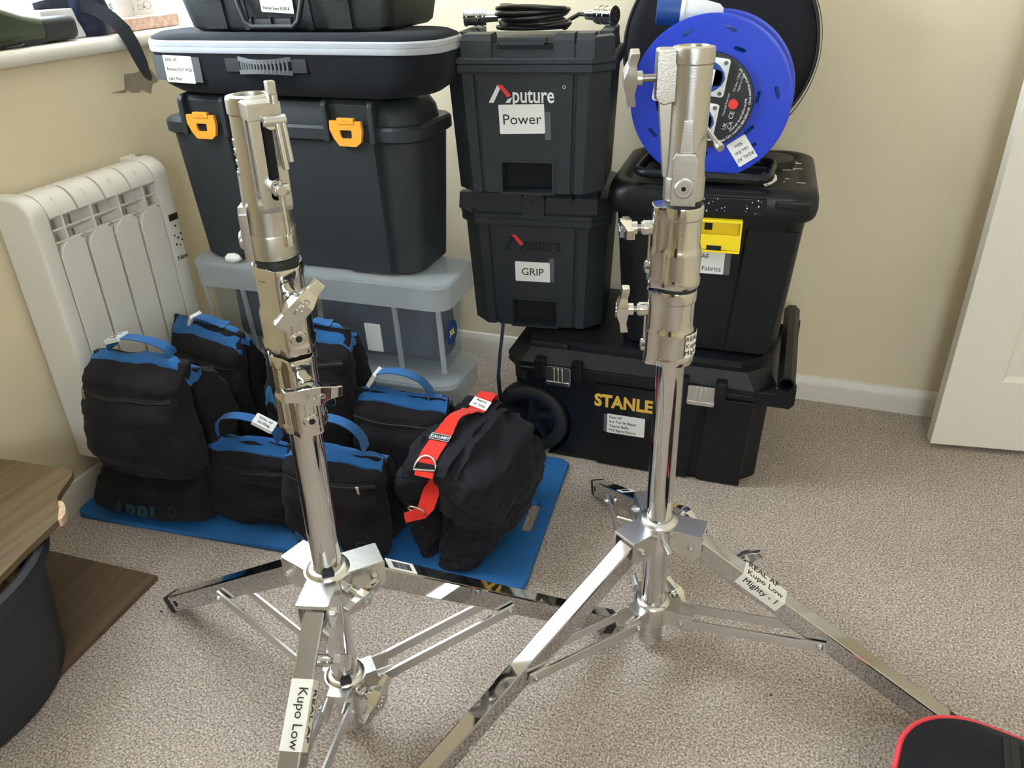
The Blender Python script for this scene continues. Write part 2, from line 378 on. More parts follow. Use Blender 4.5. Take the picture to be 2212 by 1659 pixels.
wl.box((xc, (YB+YR)/2, (WIN_Z1+ZC)/2), (TH, YB-YR, ZC-WIN_Z1))
wl.box((xc, (YB+WIN_Y1)/2, (WIN_Z0+WIN_Z1-.03)/2), (TH, YB-WIN_Y1, WIN_Z1-WIN_Z0+.03))
wl.box((xc, (YR+WIN_Y0)/2, (WIN_Z0+WIN_Z1-.03)/2), (TH, WIN_Y0-YR, WIN_Z1-WIN_Z0+.03))
wall_left = struct('wall_left', wl, M_wall)
M_patch = mat('bare_plaster', (.30, .245, .19), .95, bump=.5, bscale=120, var=.12, vscale=30)
def P_left(px_y, px_z): return (px_y, px_z)
pp = [(1.5336, 0.9147), (1.5654, 0.9120), (1.5831, 0.9146), (1.5963, 0.9178), (1.6217, 0.9129), (1.6310, 0.8966), (1.6368, 0.8839), (1.6153, 0.8802), (1.6032, 0.8601), (1.5758, 0.8737), (1.5669, 0.8690), (1.5462, 0.8715), (1.5325, 0.8792), (1.5214, 0.8744), (1.4829, 0.8813), (1.5240, 0.8815)]
o = MB().prism(pp, 0, .0012, M=Matrix(((0, 0, 1, XL), (1, 0, 0, 0), (0, 1, 0, 0), (0, 0, 0, 1)))).build('peeled_paint_patch', M_patch, wall_left, label='patch of bare plaster where the paint has peeled')
# skirting
def skirt(name, a, b, nrm):
    prof = [(0, 0), (.014, 0), (.014, .048), (.011, .056), (.006, .070), (0, .073)]
    a, b, nrm = Vector(a), Vector(b), Vector(nrm)
    mb = MB().loft([[p+nrm*u+Vector((0, 0, v)) for u, v in prof] for p in (a, b)])
    return struct(name, mb, M_trim)
skirt('baseboard_back', (XL, YB, 0), (XR, YB, 0), (0, -1, 0))
skirt('baseboard_left', (XL, YR, 0), (XL, YB, 0), (1, 0, 0))
# sill
sl = MB()
prof = [(-1.70, .968), (-1.496, .968), (-1.490, .974), (-1.488, .983), (-1.490, .992), (-1.496, .998), (-1.70, .998)]
sl.loft([[(x, y, z) for x, z in prof] for y in (WIN_Y0-.05, WIN_Y1+.04)])
struct('trim_1', sl, M_white)
rv = MB(); rv.box((-1.60, WIN_Y1-.003, (WIN_Z0+WIN_Z1)/2), (.172, .006, WIN_Z1-WIN_Z0)); rv.box((-1.60, (WIN_Y0+WIN_Y1)/2, WIN_Z1-.003), (.172, WIN_Y1-WIN_Y0, .006)); rv.box((-1.60, WIN_Y0+.003, (WIN_Z0+WIN_Z1)/2), (.172, .006, WIN_Z1-WIN_Z0)); struct('trim_2', rv, M_white)
# window
wf = MB(); wx = -1.70; fw = .055
for y0, y1, z0, z1 in ((WIN_Y0, WIN_Y1, WIN_Z1-fw, WIN_Z1), (WIN_Y0, WIN_Y1, WIN_Z0, WIN_Z0+fw), (WIN_Y0, WIN_Y0+fw, WIN_Z0+fw, WIN_Z1-fw), (WIN_Y1-fw, WIN_Y1, WIN_Z0+fw, WIN_Z1-fw), (1.25, 1.31, WIN_Z0+fw, WIN_Z1-fw)):
    wf.box((wx, (y0+y1)/2, (z0+z1)/2), (.06, y1-y0, z1-z0), .006)
win = struct('window_1', wf, M_white)
for y0, y1 in ((WIN_Y0+fw, 1.25), (1.31, WIN_Y1-fw)):
    MB().box((wx, (y0+y1)/2, (WIN_Z0+WIN_Z1)/2), (.006, y1-y0, WIN_Z1-WIN_Z0-2*fw)).build('pane', M_glass, win)

# door leaf standing open, free edge towards the window
dx, dy = .627-.410, 1.956-1.927; da = math.atan2(dy, dx)
door = thing('door_1', 'white panelled door standing open', 'door', (.408, 1.930, 0), da); door['kind'] = 'structure'
del door['category']
lf = MB().box((.38, .018, 1.005), (.76, .036, 1.98), .002)
cut = []
for (x0, x1, z0, z1) in ((.115, .345, .20, .78), (.415, .645, .20, .78), (.115, .345, .96, 1.84), (.415, .645, .96, 1.84)):
    c = MB(); c.loft([[(x0, -.004, z0), (x1, -.004, z0), (x1, -.004, z1), (x0, -.004, z1)], [(x0+.016, .010, z0+.016), (x1-.016, .010, z0+.016), (x1-.016, .010, z1-.016), (x0+.016, .010, z1-.016)]]); cut.append(c)
lf.bool_cut(cut); lf.build('door_leaf', M_white, door)
for (x0, x1, z0, z1) in ((.115, .345, .20, .78), (.415, .645, .20, .78), (.115, .345, .96, 1.84), (.415, .645, .96, 1.84)):
    MB().loft([[(x0+.03, .0105, z0+.03), (x1-.03, .0105, z0+.03), (x1-.03, .0105, z1-.03), (x0+.03, .0105, z1-.03)], [(x0+.055, .003, z0+.055), (x1-.055, .003, z0+.055), (x1-.055, .003, z1-.055), (x0+.055, .003, z1-.055)]]).build('door_panel', M_white, door)

# ------------------------------------------------------------------ light stands
def wing(mb, o, d, u, s=1.0, txt=True, boss=True, reach=.034):
    """cast wing knob: o on the casting surface, d axis outwards, u direction of the wings"""
    M = frame(o, u, Vector(d).cross(Vector(u)))         # x wings, y thickness, z outwards
    if M.col[2].to_3d().dot(Vector(d)) < 0: M = frame(o, u, -Vector(d).cross(Vector(u)))
    if boss: mb.cyl((0, 0, -.004), (0, 0, .012), .0105*s, M=M, bev=.0015); mb.cyl((0, 0, .012), (0, 0, .014), .0085*s, M=M)
    mb.cyl((0, 0, -.006), (0, 0, reach*.72), .0048*s, mi=1, M=M, n=12)
    mb.cyl((0, 0, reach*.55), (0, 0, reach*.82), .0092*s, .0088*s, M=M, bev=.001)
    z = reach*.78
    st = [(-.036, .0068, -.001, .0100), (-.030, .0072, -.0008, .0112), (-.020, .0086, .0018, .0122), (-.011, .0112, .001, .0155), (-.006, .0122, 0, .0172), (.006, .0122, 0, .0172), (.011, .0112, .001, .0155), (.020, .0086, .0018, .0122), (.030, .0072, -.0008, .0112), (.036, .0068, -.001, .0100)]
    mb.loft([[(u*s, -t*s, z+a*s), (u*s, t*s, z+a*s), (u*s, t*s, z+b*s), (u*s, -t*s, z+b*s)] for u, t, a, b in st], M=M, bev=.0011*s)
    if txt:
        mb.text('KUPO', .0095*s, M @ T(0, 0, z+.0174*s), 0, th=.0006, sx=.95)

def polar(lug, r, n=96, w=.019, blend=.006):
    """round tube with a squarish clamp ear towards +x"""
    pts = []
    for i in range(n):
        a = 2*pi*i/n; rr = r
        if cos(a) > .05:
            e = ((max(cos(a), 1e-4)/lug)**5+(max(abs(sin(a)), 1e-4)/w)**5)**-.2
            k = blend; h = max(k-abs(rr-e), 0)/k; rr = max(rr, e)+h*h*k*.25
        pts.append((rr*cos(a), rr*sin(a)))
    return pts

def make_stand(name, label, group, x, y, leg_az, ends, hub_z, low_z, knob_az, plate_az, wing_up, lean=(0, 0), labels=(), slot_side=True, hub_knob=None, lev_leg=0, upper=0, zfit=(0, 1)):
    root = thing(name, label, 'light stand', (x, y, 0), 0, group)
    L0 = Matrix.Shear('XY', 4, (lean[0], lean[1])); Ls = T(0, 0, zfit[0]) @ Matrix.Diagonal((1, 1, zfit[1], 1)) @ L0                         # column leans a hair
    K = Ls @ rotz(rad(knob_az))
    ux = Vector((cos(rad(knob_az)), sin(rad(knob_az)), 0))
    # column tube
    MB().cyl((0, 0, .018), (0, 0, .612), .0218, n=40, M=L0).build('lower_tube', M_chrome, root)
    # two riser clamp castings
    for k, (z0, z1) in enumerate(((.600, .716), (.722, .838))):
        c = MB(); H = z1-z0
        lv = [(0, .0015), (.0035, .0028), (.0125, .0028), (.015, .0012), (.048, .0012), (.054, .0004), (.060, -.0018), (H-.019, -.0018), (H-.017, .0000), (H-.004, .0002), (H-.0005, -.0008), (H, -.003)]
        c.loft([[(p[0], p[1], z0+dz) for p in polar(.041+o*.7, .0300+o)] for dz, o in lv], M=K)
        cast = c.build('riser_clamp', M_cast, root)
        MB().cyl((0, 0, z1-.002), (0, 0, z1+.0065), .0262, n=40, M=Ls).build('seal_ring', M_rubber, cast)
        b = MB(); zz = z0+.026
        b.cyl((.038, 0, zz), (.047, 0, zz), .0115, .0095, M=K, bev=.0015); b.cyl((.047, 0, zz), (.0475, 0, zz), .0072, mi=0, M=K); b.cyl((.0472, 0, zz), (.0482, 0, zz), .0045, n=6, mi=1, M=K)
        b.build('clamp_bolt', [M_cast, M_dark], cast)
        w = MB(); oz = z0+.083
        uu = Vector((0, sin(rad(wing_up[k])), cos(rad(wing_up[k]))))
        wing(w, K @ Vector((.041, 0, oz)), (K.to_3x3() @ Vector((1, 0, 0))), K.to_3x3() @ uu)
        w.build('wing_knob', [M_cast, M_thread], cast)
        MB().box((.0425, 0, z0+.056), (.004, .012, .045), .0015, M=K).build('clamp_rib', M_cast, cast)
    # receiver on top
    z0, z1 = .846, 1.036
    r = MB(); N = 64
    r.loft([[(rr*cos(2*pi*i/N), rr*sin(2*pi*i/N), z) for i in range(N)] for rr, z in
            ((.0235, z0), (.0262, z0+.003), (.0262, z0+.040), (.0252, z0+.044), (.0252, z1-.020), (.0268, z1-.018), (.0268, z1-.003), (.0258, z1), (.0185, z1+.0015), (.0170, z1-.001), (.0165, z1-.055), (.001, z1-.056))], M=Ls)
    rec = r.build('receiver', M_satin, root)
    # saddle collar at the foot of the receiver
    s = MB()
    base = [(.0272*cos(2*pi*i/N), .0272*sin(2*pi*i/N)) for i in range(N)]
    s.loft([[(px*1.0, py*1.0, z0) for px, py in base], [(px*1.012, py*1.012, z0+.004) for px, py in base],
            [(px*1.012, py*1.012, z0+.028+.008*max(0, cos(2*2*pi*i/N))**2) for i, (px, py) in enumerate(base)], [(px*.93, py*.93, z0+.032+.008*max(0, cos(2*2*pi*i/N))**2) for i, (px, py) in enumerate(base)]], M=Ls @ rotz(rad(plate_az)), cap=True)
    s.build('receiver_collar', M_satin, rec)
    PA = Ls @ rotz(rad(plate_az))
    Q = PA @ Matrix(((0, 0, 1, .0215), (1, 0, 0, 0), (0, 1, 0, z0+.031), (0, 0, 0, 1)))        # plate: x tangential, y up, z outward
    pl = MB(); pl.prism([(-.0165, -.034), (.0165, -.034), (.0165, .026), (.012, .034), (-.012, .034), (-.0165, .026)], 0, .0105, M=Q, bev=.0012)
    pl.prism([(-.0085, .034), (.0085, .034), (.0062, .075), (-.0062, .075)], 0, .0055, M=Q, bev=.001)
    plate = pl.build('bolt_plate', M_satin, rec)
    b = MB(); b.lathe([(.0125, 0), (.0125, .004), (.0105, .006), (.0065, .006), (.0058, .0035), (.0002, .0035)], 28, 0, Q @ T(0, -.010, .010)); b.cyl((0, -.010, .0132), (0, -.010, .0136), .0034, n=6, mi=1, M=Q)
    b.build('socket_bolt', [M_satin, M_dark], plate)
    # slotted ear on the knob side
    E = K; yw = .0165
    low = z1-.118 if upper == 0 else z1-.058
    tip = .051 if upper == 0 else .046
    prof_o = [(.012, z1-.001), (tip-.002, z1-.001), (tip, z1-.004), (tip, low), (tip-.004, low-.006), (.034, low-.010), (.022, low-.006), (.012, low)]
    e = MB(); Pm = Matrix(((1, 0, 0, 0), (0, 0, -1, 0), (0, 1, 0, 0), (0, 0, 0, 1)))
    e.prism(prof_o, -yw, yw, M=Pm, bev=.0014) if upper == 0 else e.prism(prof_o, -.0125, .0125, M=Pm, bev=.002)
    c1 = MB(); c1.prism(stadium(.078, .0058, cx=z1-.064, cy=.0375), -.05, .05, M=Matrix(((0, 1, 0, 0), (0, 0, 1, 0), (1, 0, 0, 0), (0, 0, 0, 1))))
    c2 = MB(); c2.prism(stadium(.080, .0056, cx=z1-.064, cy=0), .040, .08, M=Matrix(((0, 0, 1, 0), (0, 1, 0, 0), (1, 0, 0, 0), (0, 0, 0, 1))))
    c3 = MB().box((.036, 0, z1-.066), (.018, .022, .095))
    if upper == 0: e.bool_cut([c1, c2, c3])
    ear = e.build('slotted_ear' if upper == 0 else 'clamp_ear', M_satin, rec, M=E)
    if upper == 0:
        MB().box((.0345, 0, z1-.066), (.0135, .0175, .092), M=E).build('slot_shade_block', M_dark, ear)  # near-black block paints the shade inside the slots
        MB().prism([(.012, z1-.002), (.0525, z1-.002), (.0525, z1-.020), (.012, z1-.020)], -yw-.0015, yw+.0015, M=E @ Pm, bev=.0012).build('ear_cap', M_satin, ear)
    sgn = -1 if slot_side else 1
    if upper == 0:   # two sliding T pins on the ear, hanging rods
        t = MB(); zt = z1-.022
        t.cyl((.050, .004, zt), (.060, .004, zt), .008, M=E, bev=.001); t.cyl((.056, -.004, zt+.001), (.056, .020, zt+.001), .0062, M=E, bev=.001)
        t.cyl((.058, .010, zt-.001), (.061, .012, zt-.052), .0038, M=E, bev=.001); t.cyl((.060, .016, zt-.001), (.062, .018, zt-.044), .0032, M=E, bev=.001)
        t.build('locking_pin', M_bolt, rec)
        t = MB(); t.box((.044, .012, z1+.010), (.010, .010, .018), .0015, M=E); t.cyl((.050, .012, z1-.004), (.050, .012, z1+.006), .005, M=E)
        t.build('pin_block', M_satin, rec)
        t = MB(); zt = z1-.092
        t.cyl((.045, 0, zt), (.061, 0, zt), .0092, M=E, bev=.0015); t.cyl((.060, 0, zt), (.076, 0, zt-.001), .0060, M=E, bev=.001); t.cyl((.069, -.007, zt-.0005), (.069, .009, zt-.0005), .0065, M=E, bev=.001)
        t.cyl((.069, 0, zt+.010), (.071, 0, zt-.062), .0030, M=E); t.cyl((.0709, 0, zt-.052), (.0712, 0, zt-.066), .0058, M=E, bev=.001)
        t.build('tee_handle', M_bolt, rec)
        q = MB()
        for i, ch in enumerate('KUPO'):
            a = rad(knob_az-98)
            q.text(ch, .013, Ls @ T(.0253*cos(a), .0253*sin(a), z1-.050-.0115*i) @ Matrix(((0, sin(a), cos(a), 0), (0, -cos(a), sin(a), 0), (-1, 0, 0, 0), (0, 0, 0, 1))), th=.0009)
        q.build('raised_lettering', M_satin, rec)
    else:            # wing bolt seen edge on, a rod end on the far side, web down the tube
        w = MB(); wing(w, E @ Vector((.046, 0, z1-.036)), E.to_3x3() @ Vector((1, 0, 0)), E.to_3x3() @ Vector((0, sin(rad(20)), cos(rad(20)))), 1.0, False, boss=False, reach=.030)
        w.build('wing_bolt', [M_satin, M_thread], rec)
        MB().prism([(.012, z1-.060), (.041, z1-.060), (.030, z0+.030), (.012, z0+.030)], -.006, .006, M=E @ Pm, bev=.001).build('receiver_web', M_satin, rec)
        t = MB(); R3 = Ls
        t.cyl((.020, .012, z1-.098), (.044, -.020, z1-.116), .0034, M=R3); t.cyl((.040, -.0147, z1-.113), (.046, -.0227, z1-.1175), .0054, M=R3, bev=.001)
        t.build('tee_handle', M_bolt, rec)
    # upper hub -----------------------------------------------------------------
    def star(reach, w, core, n=240):
        pts = []
        for i in range(n):
            a = 2*pi*i/n; rr = core
            for z in leg_az:
                d = a-rad(z); c = cos(d)
                if c > .1: rr = max(rr, min(reach/c, w/max(abs(sin(d)), 1e-4)))
            pts.append((rr*cos(a), rr*sin(a)))
        return pts
    hz = hub_z
    HM = T(lean[0]*hz, lean[1]*hz, 0)
    h = MB(); st = star(.080, .0235, .036)
    h.loft([[(px*.985, py*.985, hz) for px, py in st], [(px, py, hz-.0015) for px, py in st], [(px, py, hz-.005) for px, py in st], [(px*.97, py*.97, hz-.006) for px, py in st]], M=HM)
    h.lathe([(.034, hz-.003), (.031, hz+.003), (.0265, hz+.006), (.0222, hz+.0065), (.0222, hz-.03)], 40, M=HM, cap=False)
    h.lathe([(.0345, hz-.002), (.0345, hz-.046), (.0225, hz-.046)], 40, M=HM, cap=False)
    for z in leg_az:
        A = HM @ rotz(rad(z))
        for s_ in (1, -1): h.prism([(.026, hz-.004), (.0795, hz-.004), (.0795, hz-.038), (.072, hz-.047), (.050, hz-.047), (.026, hz-.040)], -.0017, .0017, M=A @ Matrix(((1, 0, 0, 0), (0, 0, -1, s_*.0218), (0, 1, 0, 0), (0, 0, 0, 1))), bev=.0006)
    hub = h.build('upper_hub', M_bright, root)
    for z in leg_az:
        A = HM @ rotz(rad(z))
        for s_ in (1, -1): MB().cyl((.062, s_*.023, hz-.026), (.062, s_*.0285, hz-.026), .0066, n=6, M=A).cyl((.062, s_*.028, hz-.026), (.062, s_*.0315, hz-.026), .0038, n=12, M=A).build('hinge_bolt', M_bolt, hub)
    for z in ([leg_az[2]+60, leg_az[1]+60] if upper else [leg_az[1]-60]):
        A = HM @ rotz(rad(z)); MB().cyl((.030, 0, hz-.022), (.072, 0, hz-.020), .0052, M=A, bev=.001).build('hub_pin', M_bolt, hub)
    w = MB(); A = HM @ rotz(rad(hub_knob)); wd = A.to_3x3() @ Vector((1, 0, 0))
    wing(w, A @ Vector((.034, 0, hz-.025)), wd, A.to_3x3() @ Vector((0, 1, .06)), .92); w.build('wing_knob', [M_cast, M_thread], hub)
    if not upper: MB().box((0, -.0245, hz+.009), (.018, .008, .009), .002, M=HM @ rotz(rad(35))).build('wedge_plug', M_rubber, hub)
    # legs ------------------------------------------------------------------------
    lz = low_z; br_r = .285
    for i, z in enumerate(leg_az):
        A = rotz(rad(z)); off = Vector((lean[0]*hz, lean[1]*hz, 0))
        p0 = off + A @ Vector((.050, 0, hz-.022)); p1 = A @ Vector((ends[i], 0, .017))
        Ml = along(p0, p1); Lg = (p1-p0).length                           # z along the leg, y roughly up
        if (Ml.to_3x3() @ Vector((0, 1, 0))).z < 0: Ml = Ml @ rotz(pi)
        lg = MB().prism(rrect(.030, .036, .0025, 2), 0, Lg, M=Ml)
        leg = lg.build('leg', M_leg, root, sharp=8)
        MB().prism(rrect(.0312, .0372, .003, 2), Lg-.014, Lg+.009, M=Ml, bev=.004).build('foot_plug', M_rubber, leg)
        for s_ in (1, -1): MB().cyl((s_*.0148, 0, Lg-.036), (s_*.0153, 0, Lg-.036), .0070, n=20, M=Ml).build('foot_hole_shade', M_dark, leg)  # flat dark discs painted as the shaded inside of a hole
        if i == lev_leg:
            sl_ = MB().ring(rrect(.0318, .0378, .003, 2), rrect(.0302, .0362, .0025, 2), .012, .066 if not upper else .060, M=Ml); sl_.build('levelling_sleeve', M_leg, leg, sharp=8)
            w = MB(); side = 1 if upper else -1
            wx_ = Ml @ Vector((0, .0, (.078 if not upper else .112)))
            sd = Ml.to_3x3() @ Vector((1, 0, 0)); want = Vector((0, 1, 0)) if upper else Vector((1, 0, 0))
            if sd.dot(want) < 0: sd = -sd
            wing(w, wx_ + sd*.016, sd, (Ml.to_3x3() @ Vector((0, 1, 0))) if not upper else Vector((.8, 0, .6)), .85, False); w.build('levelling_knob', [M_bright, M_thread], leg)
        if i < len(labels) and labels[i]:
            st_ = MB(); kind = labels[i]
            if kind[0] == 'bar':
                F = Ml @ Matrix(((0, -1, 0, 0), (0, 0, 1, .0182), (1, 0, 0, kind[1]), (0, 0, 0, 1)))
                F = Ml @ frame((0, .0182, kind[1]), (0, 0, 1), (-1 if (Ml.to_3x3() @ Vector((1, 0, 0))).dot(A.to_3x3() @ Vector((0, 1, 0))) < 0 else 1, 0, 0))
                st_.prism(rrect(.052, .026, .001, 2), 0, .0004, 0, F)
                xx = -.016
                while xx < .018:
                    bw = random.choice((.0005, .0009, .0014)); st_.box((xx+bw/2, .0, .0006), (bw, .016, .0004), mi=1, M=F); xx += bw+random.choice((.0006, .001))
                st_.build('barcode_label', [M_label, M_ink], leg)
            else:
                yl = (Ml.to_3x3() @ Vector((1, 0, 0))).dot(A.to_3x3() @ Vector((0, 1, 0)))
                F = Ml @ frame((0, .0182, kind[1]), (0, 0, 1), ((1 if yl > 0 else -1), 0, 0))
                sg = (1 if yl > 0 else -1)
                st_.prism(rrect(kind[2], .0302, .0005, 2), 0, .0005, 0, F)
                side_y = kind[3]                                                     # +1 or -1: which side face the label wraps to
                G = F @ Matrix(((1, 0, 0, 0), (0, 0, side_y, side_y*.0152), (0, -side_y, 0, -.0122), (0, 0, 0, 1)))
                if side_y < 0: G = F @ Matrix(((1, 0, 0, 0), (0, 0, -1, -.0152), (0, 1, 0, -.0122), (0, 0, 0, 1)))
                else: G = F @ Matrix(((1, 0, 0, 0), (0, 0, 1, .0152), (0, -1, 0, -.0122), (0, 0, 0, 1)))
                st_.prism(rrect(kind[2], .0250, .0005, 2), 0, .0005, 0, G)
                for txt, size, face, yy, xo in kind[4]:
                    st_.text(txt, size, (F if face == 'top' else G) @ T(xo, yy, .0008), 1, 'CENTER', th=.0003)
                st_.build('name_label', [M_cream, M_ink], leg)
        # brace bars
        fr = (br_r-.050)/(ends[i]-.050); q1 = p0.lerp(p1, fr); qo = A @ Vector((.058, 0, lz-.018)) + Vector((lean[0]*lz, lean[1]*lz, 0))
        for s_ in (1, -1):
            sd = A.to_3x3() @ Vector((0, s_*.0195, 0))
            a, b_ = qo+sd, q1+sd-Vector((0, 0, .010))
            Mb = along(a, b_); Lb = (b_-a).length
            mb = MB().prism(rrect(.0048, .0190, .0006, 1), -.008, Lb+.010, M=Mb if abs((Mb.to_3x3() @ Vector((0, 1, 0))).z) > .5 else Mb @ rotz(pi/2))
            brc = mb.build('brace', M_brace, root, sharp=10)
            nrm = sd.normalized()
            for e_ in (a, b_): MB().cyl(e_+nrm*.002, e_+nrm*.0062, .0058, n=6).cyl(e_+nrm*.006, e_+nrm*.0088, .0034, n=12).build('brace_bolt', M_bolt, brc)
    # lower hub -------------------------------------------------------------------
    LM = T(lean[0]*lz, lean[1]*lz, 0)
    h = MB(); st = star(.048, .0175, .034)
    h.loft([[(px*.985, py*.985, lz) for px, py in st], [(px, py, lz-.0015) for px, py in st], [(px, py, lz-.005) for px, py in st], [(px*.97, py*.97, lz-.006) for px, py in st]], M=LM)
    h.lathe([(.032, lz-.002), (.030, lz+.002), (.0262, lz+.0045), (.0222, lz+.005), (.0222, lz-.02)], 40, M=LM, cap=False)
    h.lathe([(.0305, lz-.003), (.0305, lz-.042), (.0225, lz-.042)], 40, M=LM, cap=False)
    for z in leg_az:
        A = LM @ rotz(rad(z))
        for s_ in (1, -1): h.prism([(.024, lz-.002), (.074, lz-.002), (.074, lz-.030), (.066, lz-.036), (.050, lz-.036), (.024, lz-.030)], -.0016, .0016, M=A @ Matrix(((1, 0, 0, 0), (0, 0, -1, s_*.0155), (0, 1, 0, 0), (0, 0, 0, 1))), bev=.0005)
    lh = h.build('lower_hub', M_bright, root)
    w = MB(); A = LM @ rotz(rad(hub_knob))
    wing(w, A @ Vector((.030, 0, lz-.022)), A.to_3x3() @ Vector((1, 0, 0)), A.to_3x3() @ Vector((0, .8, .6)), .92 if upper else 1.1); w.build('wing_knob', [M_cast, M_thread], lh)
    if not upper: MB().box((0, -.0245, lz+.007), (.018, .008, .009), .002, M=LM @ rotz(rad(35))).build('wedge_plug', M_rubber, lh)
    return root

G_ST = 'low chrome light stands'
left = make_stand('light_stand', 'chrome light stand at left, its front leg towards us, knobs pointing right', G_ST, -.580, .733, (-75.4, 44.6, 164.6), (.500, .500, .500),
    .352, .130, -40, 205, (100, 50), lean=(.008, .012), zfit=(.0368, .947), hub_knob=-14, lev_leg=0, upper=0,
    labels=[('name', .150, .090, 1, [('REAL AF', .0185, 'side', .002, 0), ('Kupo Low', .0185, 'top', .004, .004)]), ('bar', .060), None])
right = make_stand('light_stand', 'chrome light stand at right, in front of the black chest, knobs pointing left', G_ST, -.142, 1.070, (-4.3, 116.0, 236.0), (.500, .470, .500),
    .296, .112, 198, 278, (4, 88), lean=(-.004, 0), hub_knob=56, lev_leg=0, upper=1,
    labels=[('name', .145, .082, -1, [('REAL AF', .0165, 'top', .0135, -.006), ('Kupo Low', .0165, 'top', -.004, .0), ('Mighty - 1', .0165, 'side', .004, .0)]), ('bar', .19), None])
# curved name label on the right stand's lower clamp
lb = MB()
rg = []
for k in range(9):
    a = rad(-50)+k*rad(62)/8; rg.append([(.0316*cos(a), .0316*sin(a), .616), (.0320*cos(a), .0320*sin(a), .616), (.0320*cos(a), .0320*sin(a), .652), (.0316*cos(a), .0316*sin(a), .652)])
lb.loft(rg, 0)
def arc_text(mb, s, r, a_start, z, size, mi):
    a = a_start
    for ch in s:
        if ch != ' ':
            mb.text(ch, size, Matrix(((-sin(a), 0, cos(a), r*cos(a)), (cos(a), 0, sin(a), r*sin(a)), (0, 1, 0, z), (0, 0, 0, 1))), mi, th=.0003)
        a += (size*.62 if ch not in 'iI' else size*.36)/r
for s_, z in (('REAL AF', .646), ('Kupo Low', .635), ('Mighty', .624)): arc_text(lb, s_, .0322, rad(-44), z, .0105, 1)
clamp = [c for c in right.children if c.name.startswith('riser_clamp')]
lb.build('name_label', [M_cream, M_ink], min(clamp, key=lambda c: c.bound_box[0][2]))

# ------------------------------------------------------------------ stacked cases and boxes
def F(x, y, z, tilt=0.0, roll=0.0):
    """facing the room: local x right, y up, z towards -Y"""
    return T(x, y, z) @ Matrix.Rotation(roll, 4, 'Y') @ frame((0, 0, 0), (1, 0, 0), (0, -sin(tilt), cos(tilt)))
def rr(r, n=5): return lambda w, d: rrect(w, d, r, n)

# radiator on the window wall
rd = thing('electric_radiator', 'cream ribbed electric radiator on the wall under the window', 'radiator', (-1.508, 1.10, 0))
def rad_prof(x1, z0, z1, r=.045, x0=0.0):
    p = [(x0, z0), (x1-.012, z0), (x1, z0+.012)]
    for i in range(9):
        a = rad(90*i/8); p.append((x1-r+r*cos(a), z1-r*.8+r*.8*sin(a)))
    return p + [(x0, z1)]
PX = Matrix(((1, 0, 0, 0), (0, 0, 1, 0), (0, 1, 0, 0), (0, 0, 0, 1)))   # profile xz extruded along y
def cap_end(y0, y1, sgn):
    mb = MB(); ys = (y0, y0+.010, y1-.010, y1); ins = (.008, 0, 0, .002) if sgn < 0 else (.002, 0, 0, .008)
    rings = []
    for y_, i_ in zip(ys, ins): rings.append([(x, y_, z) for x, z in rad_prof(.093-i_, .122+i_, .742-i_, .05)])
    return mb.loft(rings)
cap_end(0, .040, -1).build('end_cap', M_rad, rd, sharp=50)
rc = cap_end(.345, .395, 1).build('end_cap', M_rad, rd, sharp=50)
q = MB(); MB().box((.0932, .372, .600), (.0012, .030, .016)).build('display', M_ink, rc, label='small dark display')
for (yy, zz, rr_) in ((.372, .578, .0028), (.362, .556, .0024), (.372, .548, .0030), (.383, .556, .0024), (.362, .534, .0028), (.374, .530, .0022), (.383, .540, .0024)): q.cyl((.0925, yy, zz), (.0936, yy, zz), rr_, n=12)
q.text('New', .018, frame((.0937, .372, .500), (0, 1, 0), (0, 0, 1)), 0)
q.build('control_panel', M_ink, rc, label='dark display and touch buttons')
pitch = .305/4
for i in range(4):
    y0 = .040+pitch*i+.0028; y1 = y0+pitch-.0056; mb = MB()
    # front panel with chamfered head
    zt = .642
    fp = [(y0, .128), (y1, .128), (y1, zt-.012), (y1-.012, zt), (y0+.030, zt), (y0+.012, zt-.012), (y0+.002, zt-.030)]
    mb.prism(fp, .076, .0905, M=Matrix(((0, 0, 1, 0), (1, 0, 0, 0), (0, 1, 0, 0), (0, 0, 0, 1))), bev=.0015)
    mb.box((.045, (y0+y1)/2, .385), (.062, pitch-.012, .50), .004)
    # curved shoulder over the top
    out = []
    for j in range(11):
        a = rad(100-100*j/10*.93); out.append((.046+.046*cos(a) if j else .030, .688+.052*sin(a)))
    inn = [(x*.93, z-.006) for x, z in out]
    mb.loft([[(x, y, z) for x, z in out+inn[::-1]] for y in (y0, y1)])
    mb.box((.014, (y0+y1)/2, .70), (.012, pitch-.004, .07), .002)
    mb.box((.056, (y0+y1)/2, .665), (.006, y1-y0, .13))
    # centre fin and louvres between shoulder and panel
    yc = y0+.030
    fin = [(.040, .600), (.0905, .600), (.0915, .70), (.080, .728), (.040, .735)]
    mb.prism(fin, yc-.0018, yc+.0018, M=PX)
    for z_, tl in ((.662, .35), (.636, .35)):
        for ya, yb in ((y0, yc), (yc, y1)):
            mb.loft([[(.062, y_, z_-.012), (.090, y_, z_+.004), (.090, y_, z_+.008), (.062, y_, z_-.008)] for y_ in (ya, yb)])
    mb.build('rib_element', M_rad, rd, sharp=45)
MB().box((.030, .192, .40), (.040, .30, .50)).build('core', mat('radiator_core', (.16, .155, .14), .7), rd)
MB().cyl((.030, .378, .741), (.030, .378, .7435), .009, mi=0, n=20).build('top_switch', mat('grey_button', (.30, .29, .27), .5), rd)
MB().box((.006, .10, .30), (.016, .04, .30)).build('wall_bracket', M_rad, rd); MB().box((.006, .30, .30), (.016, .04, .30)).build('wall_bracket', M_rad, rd)

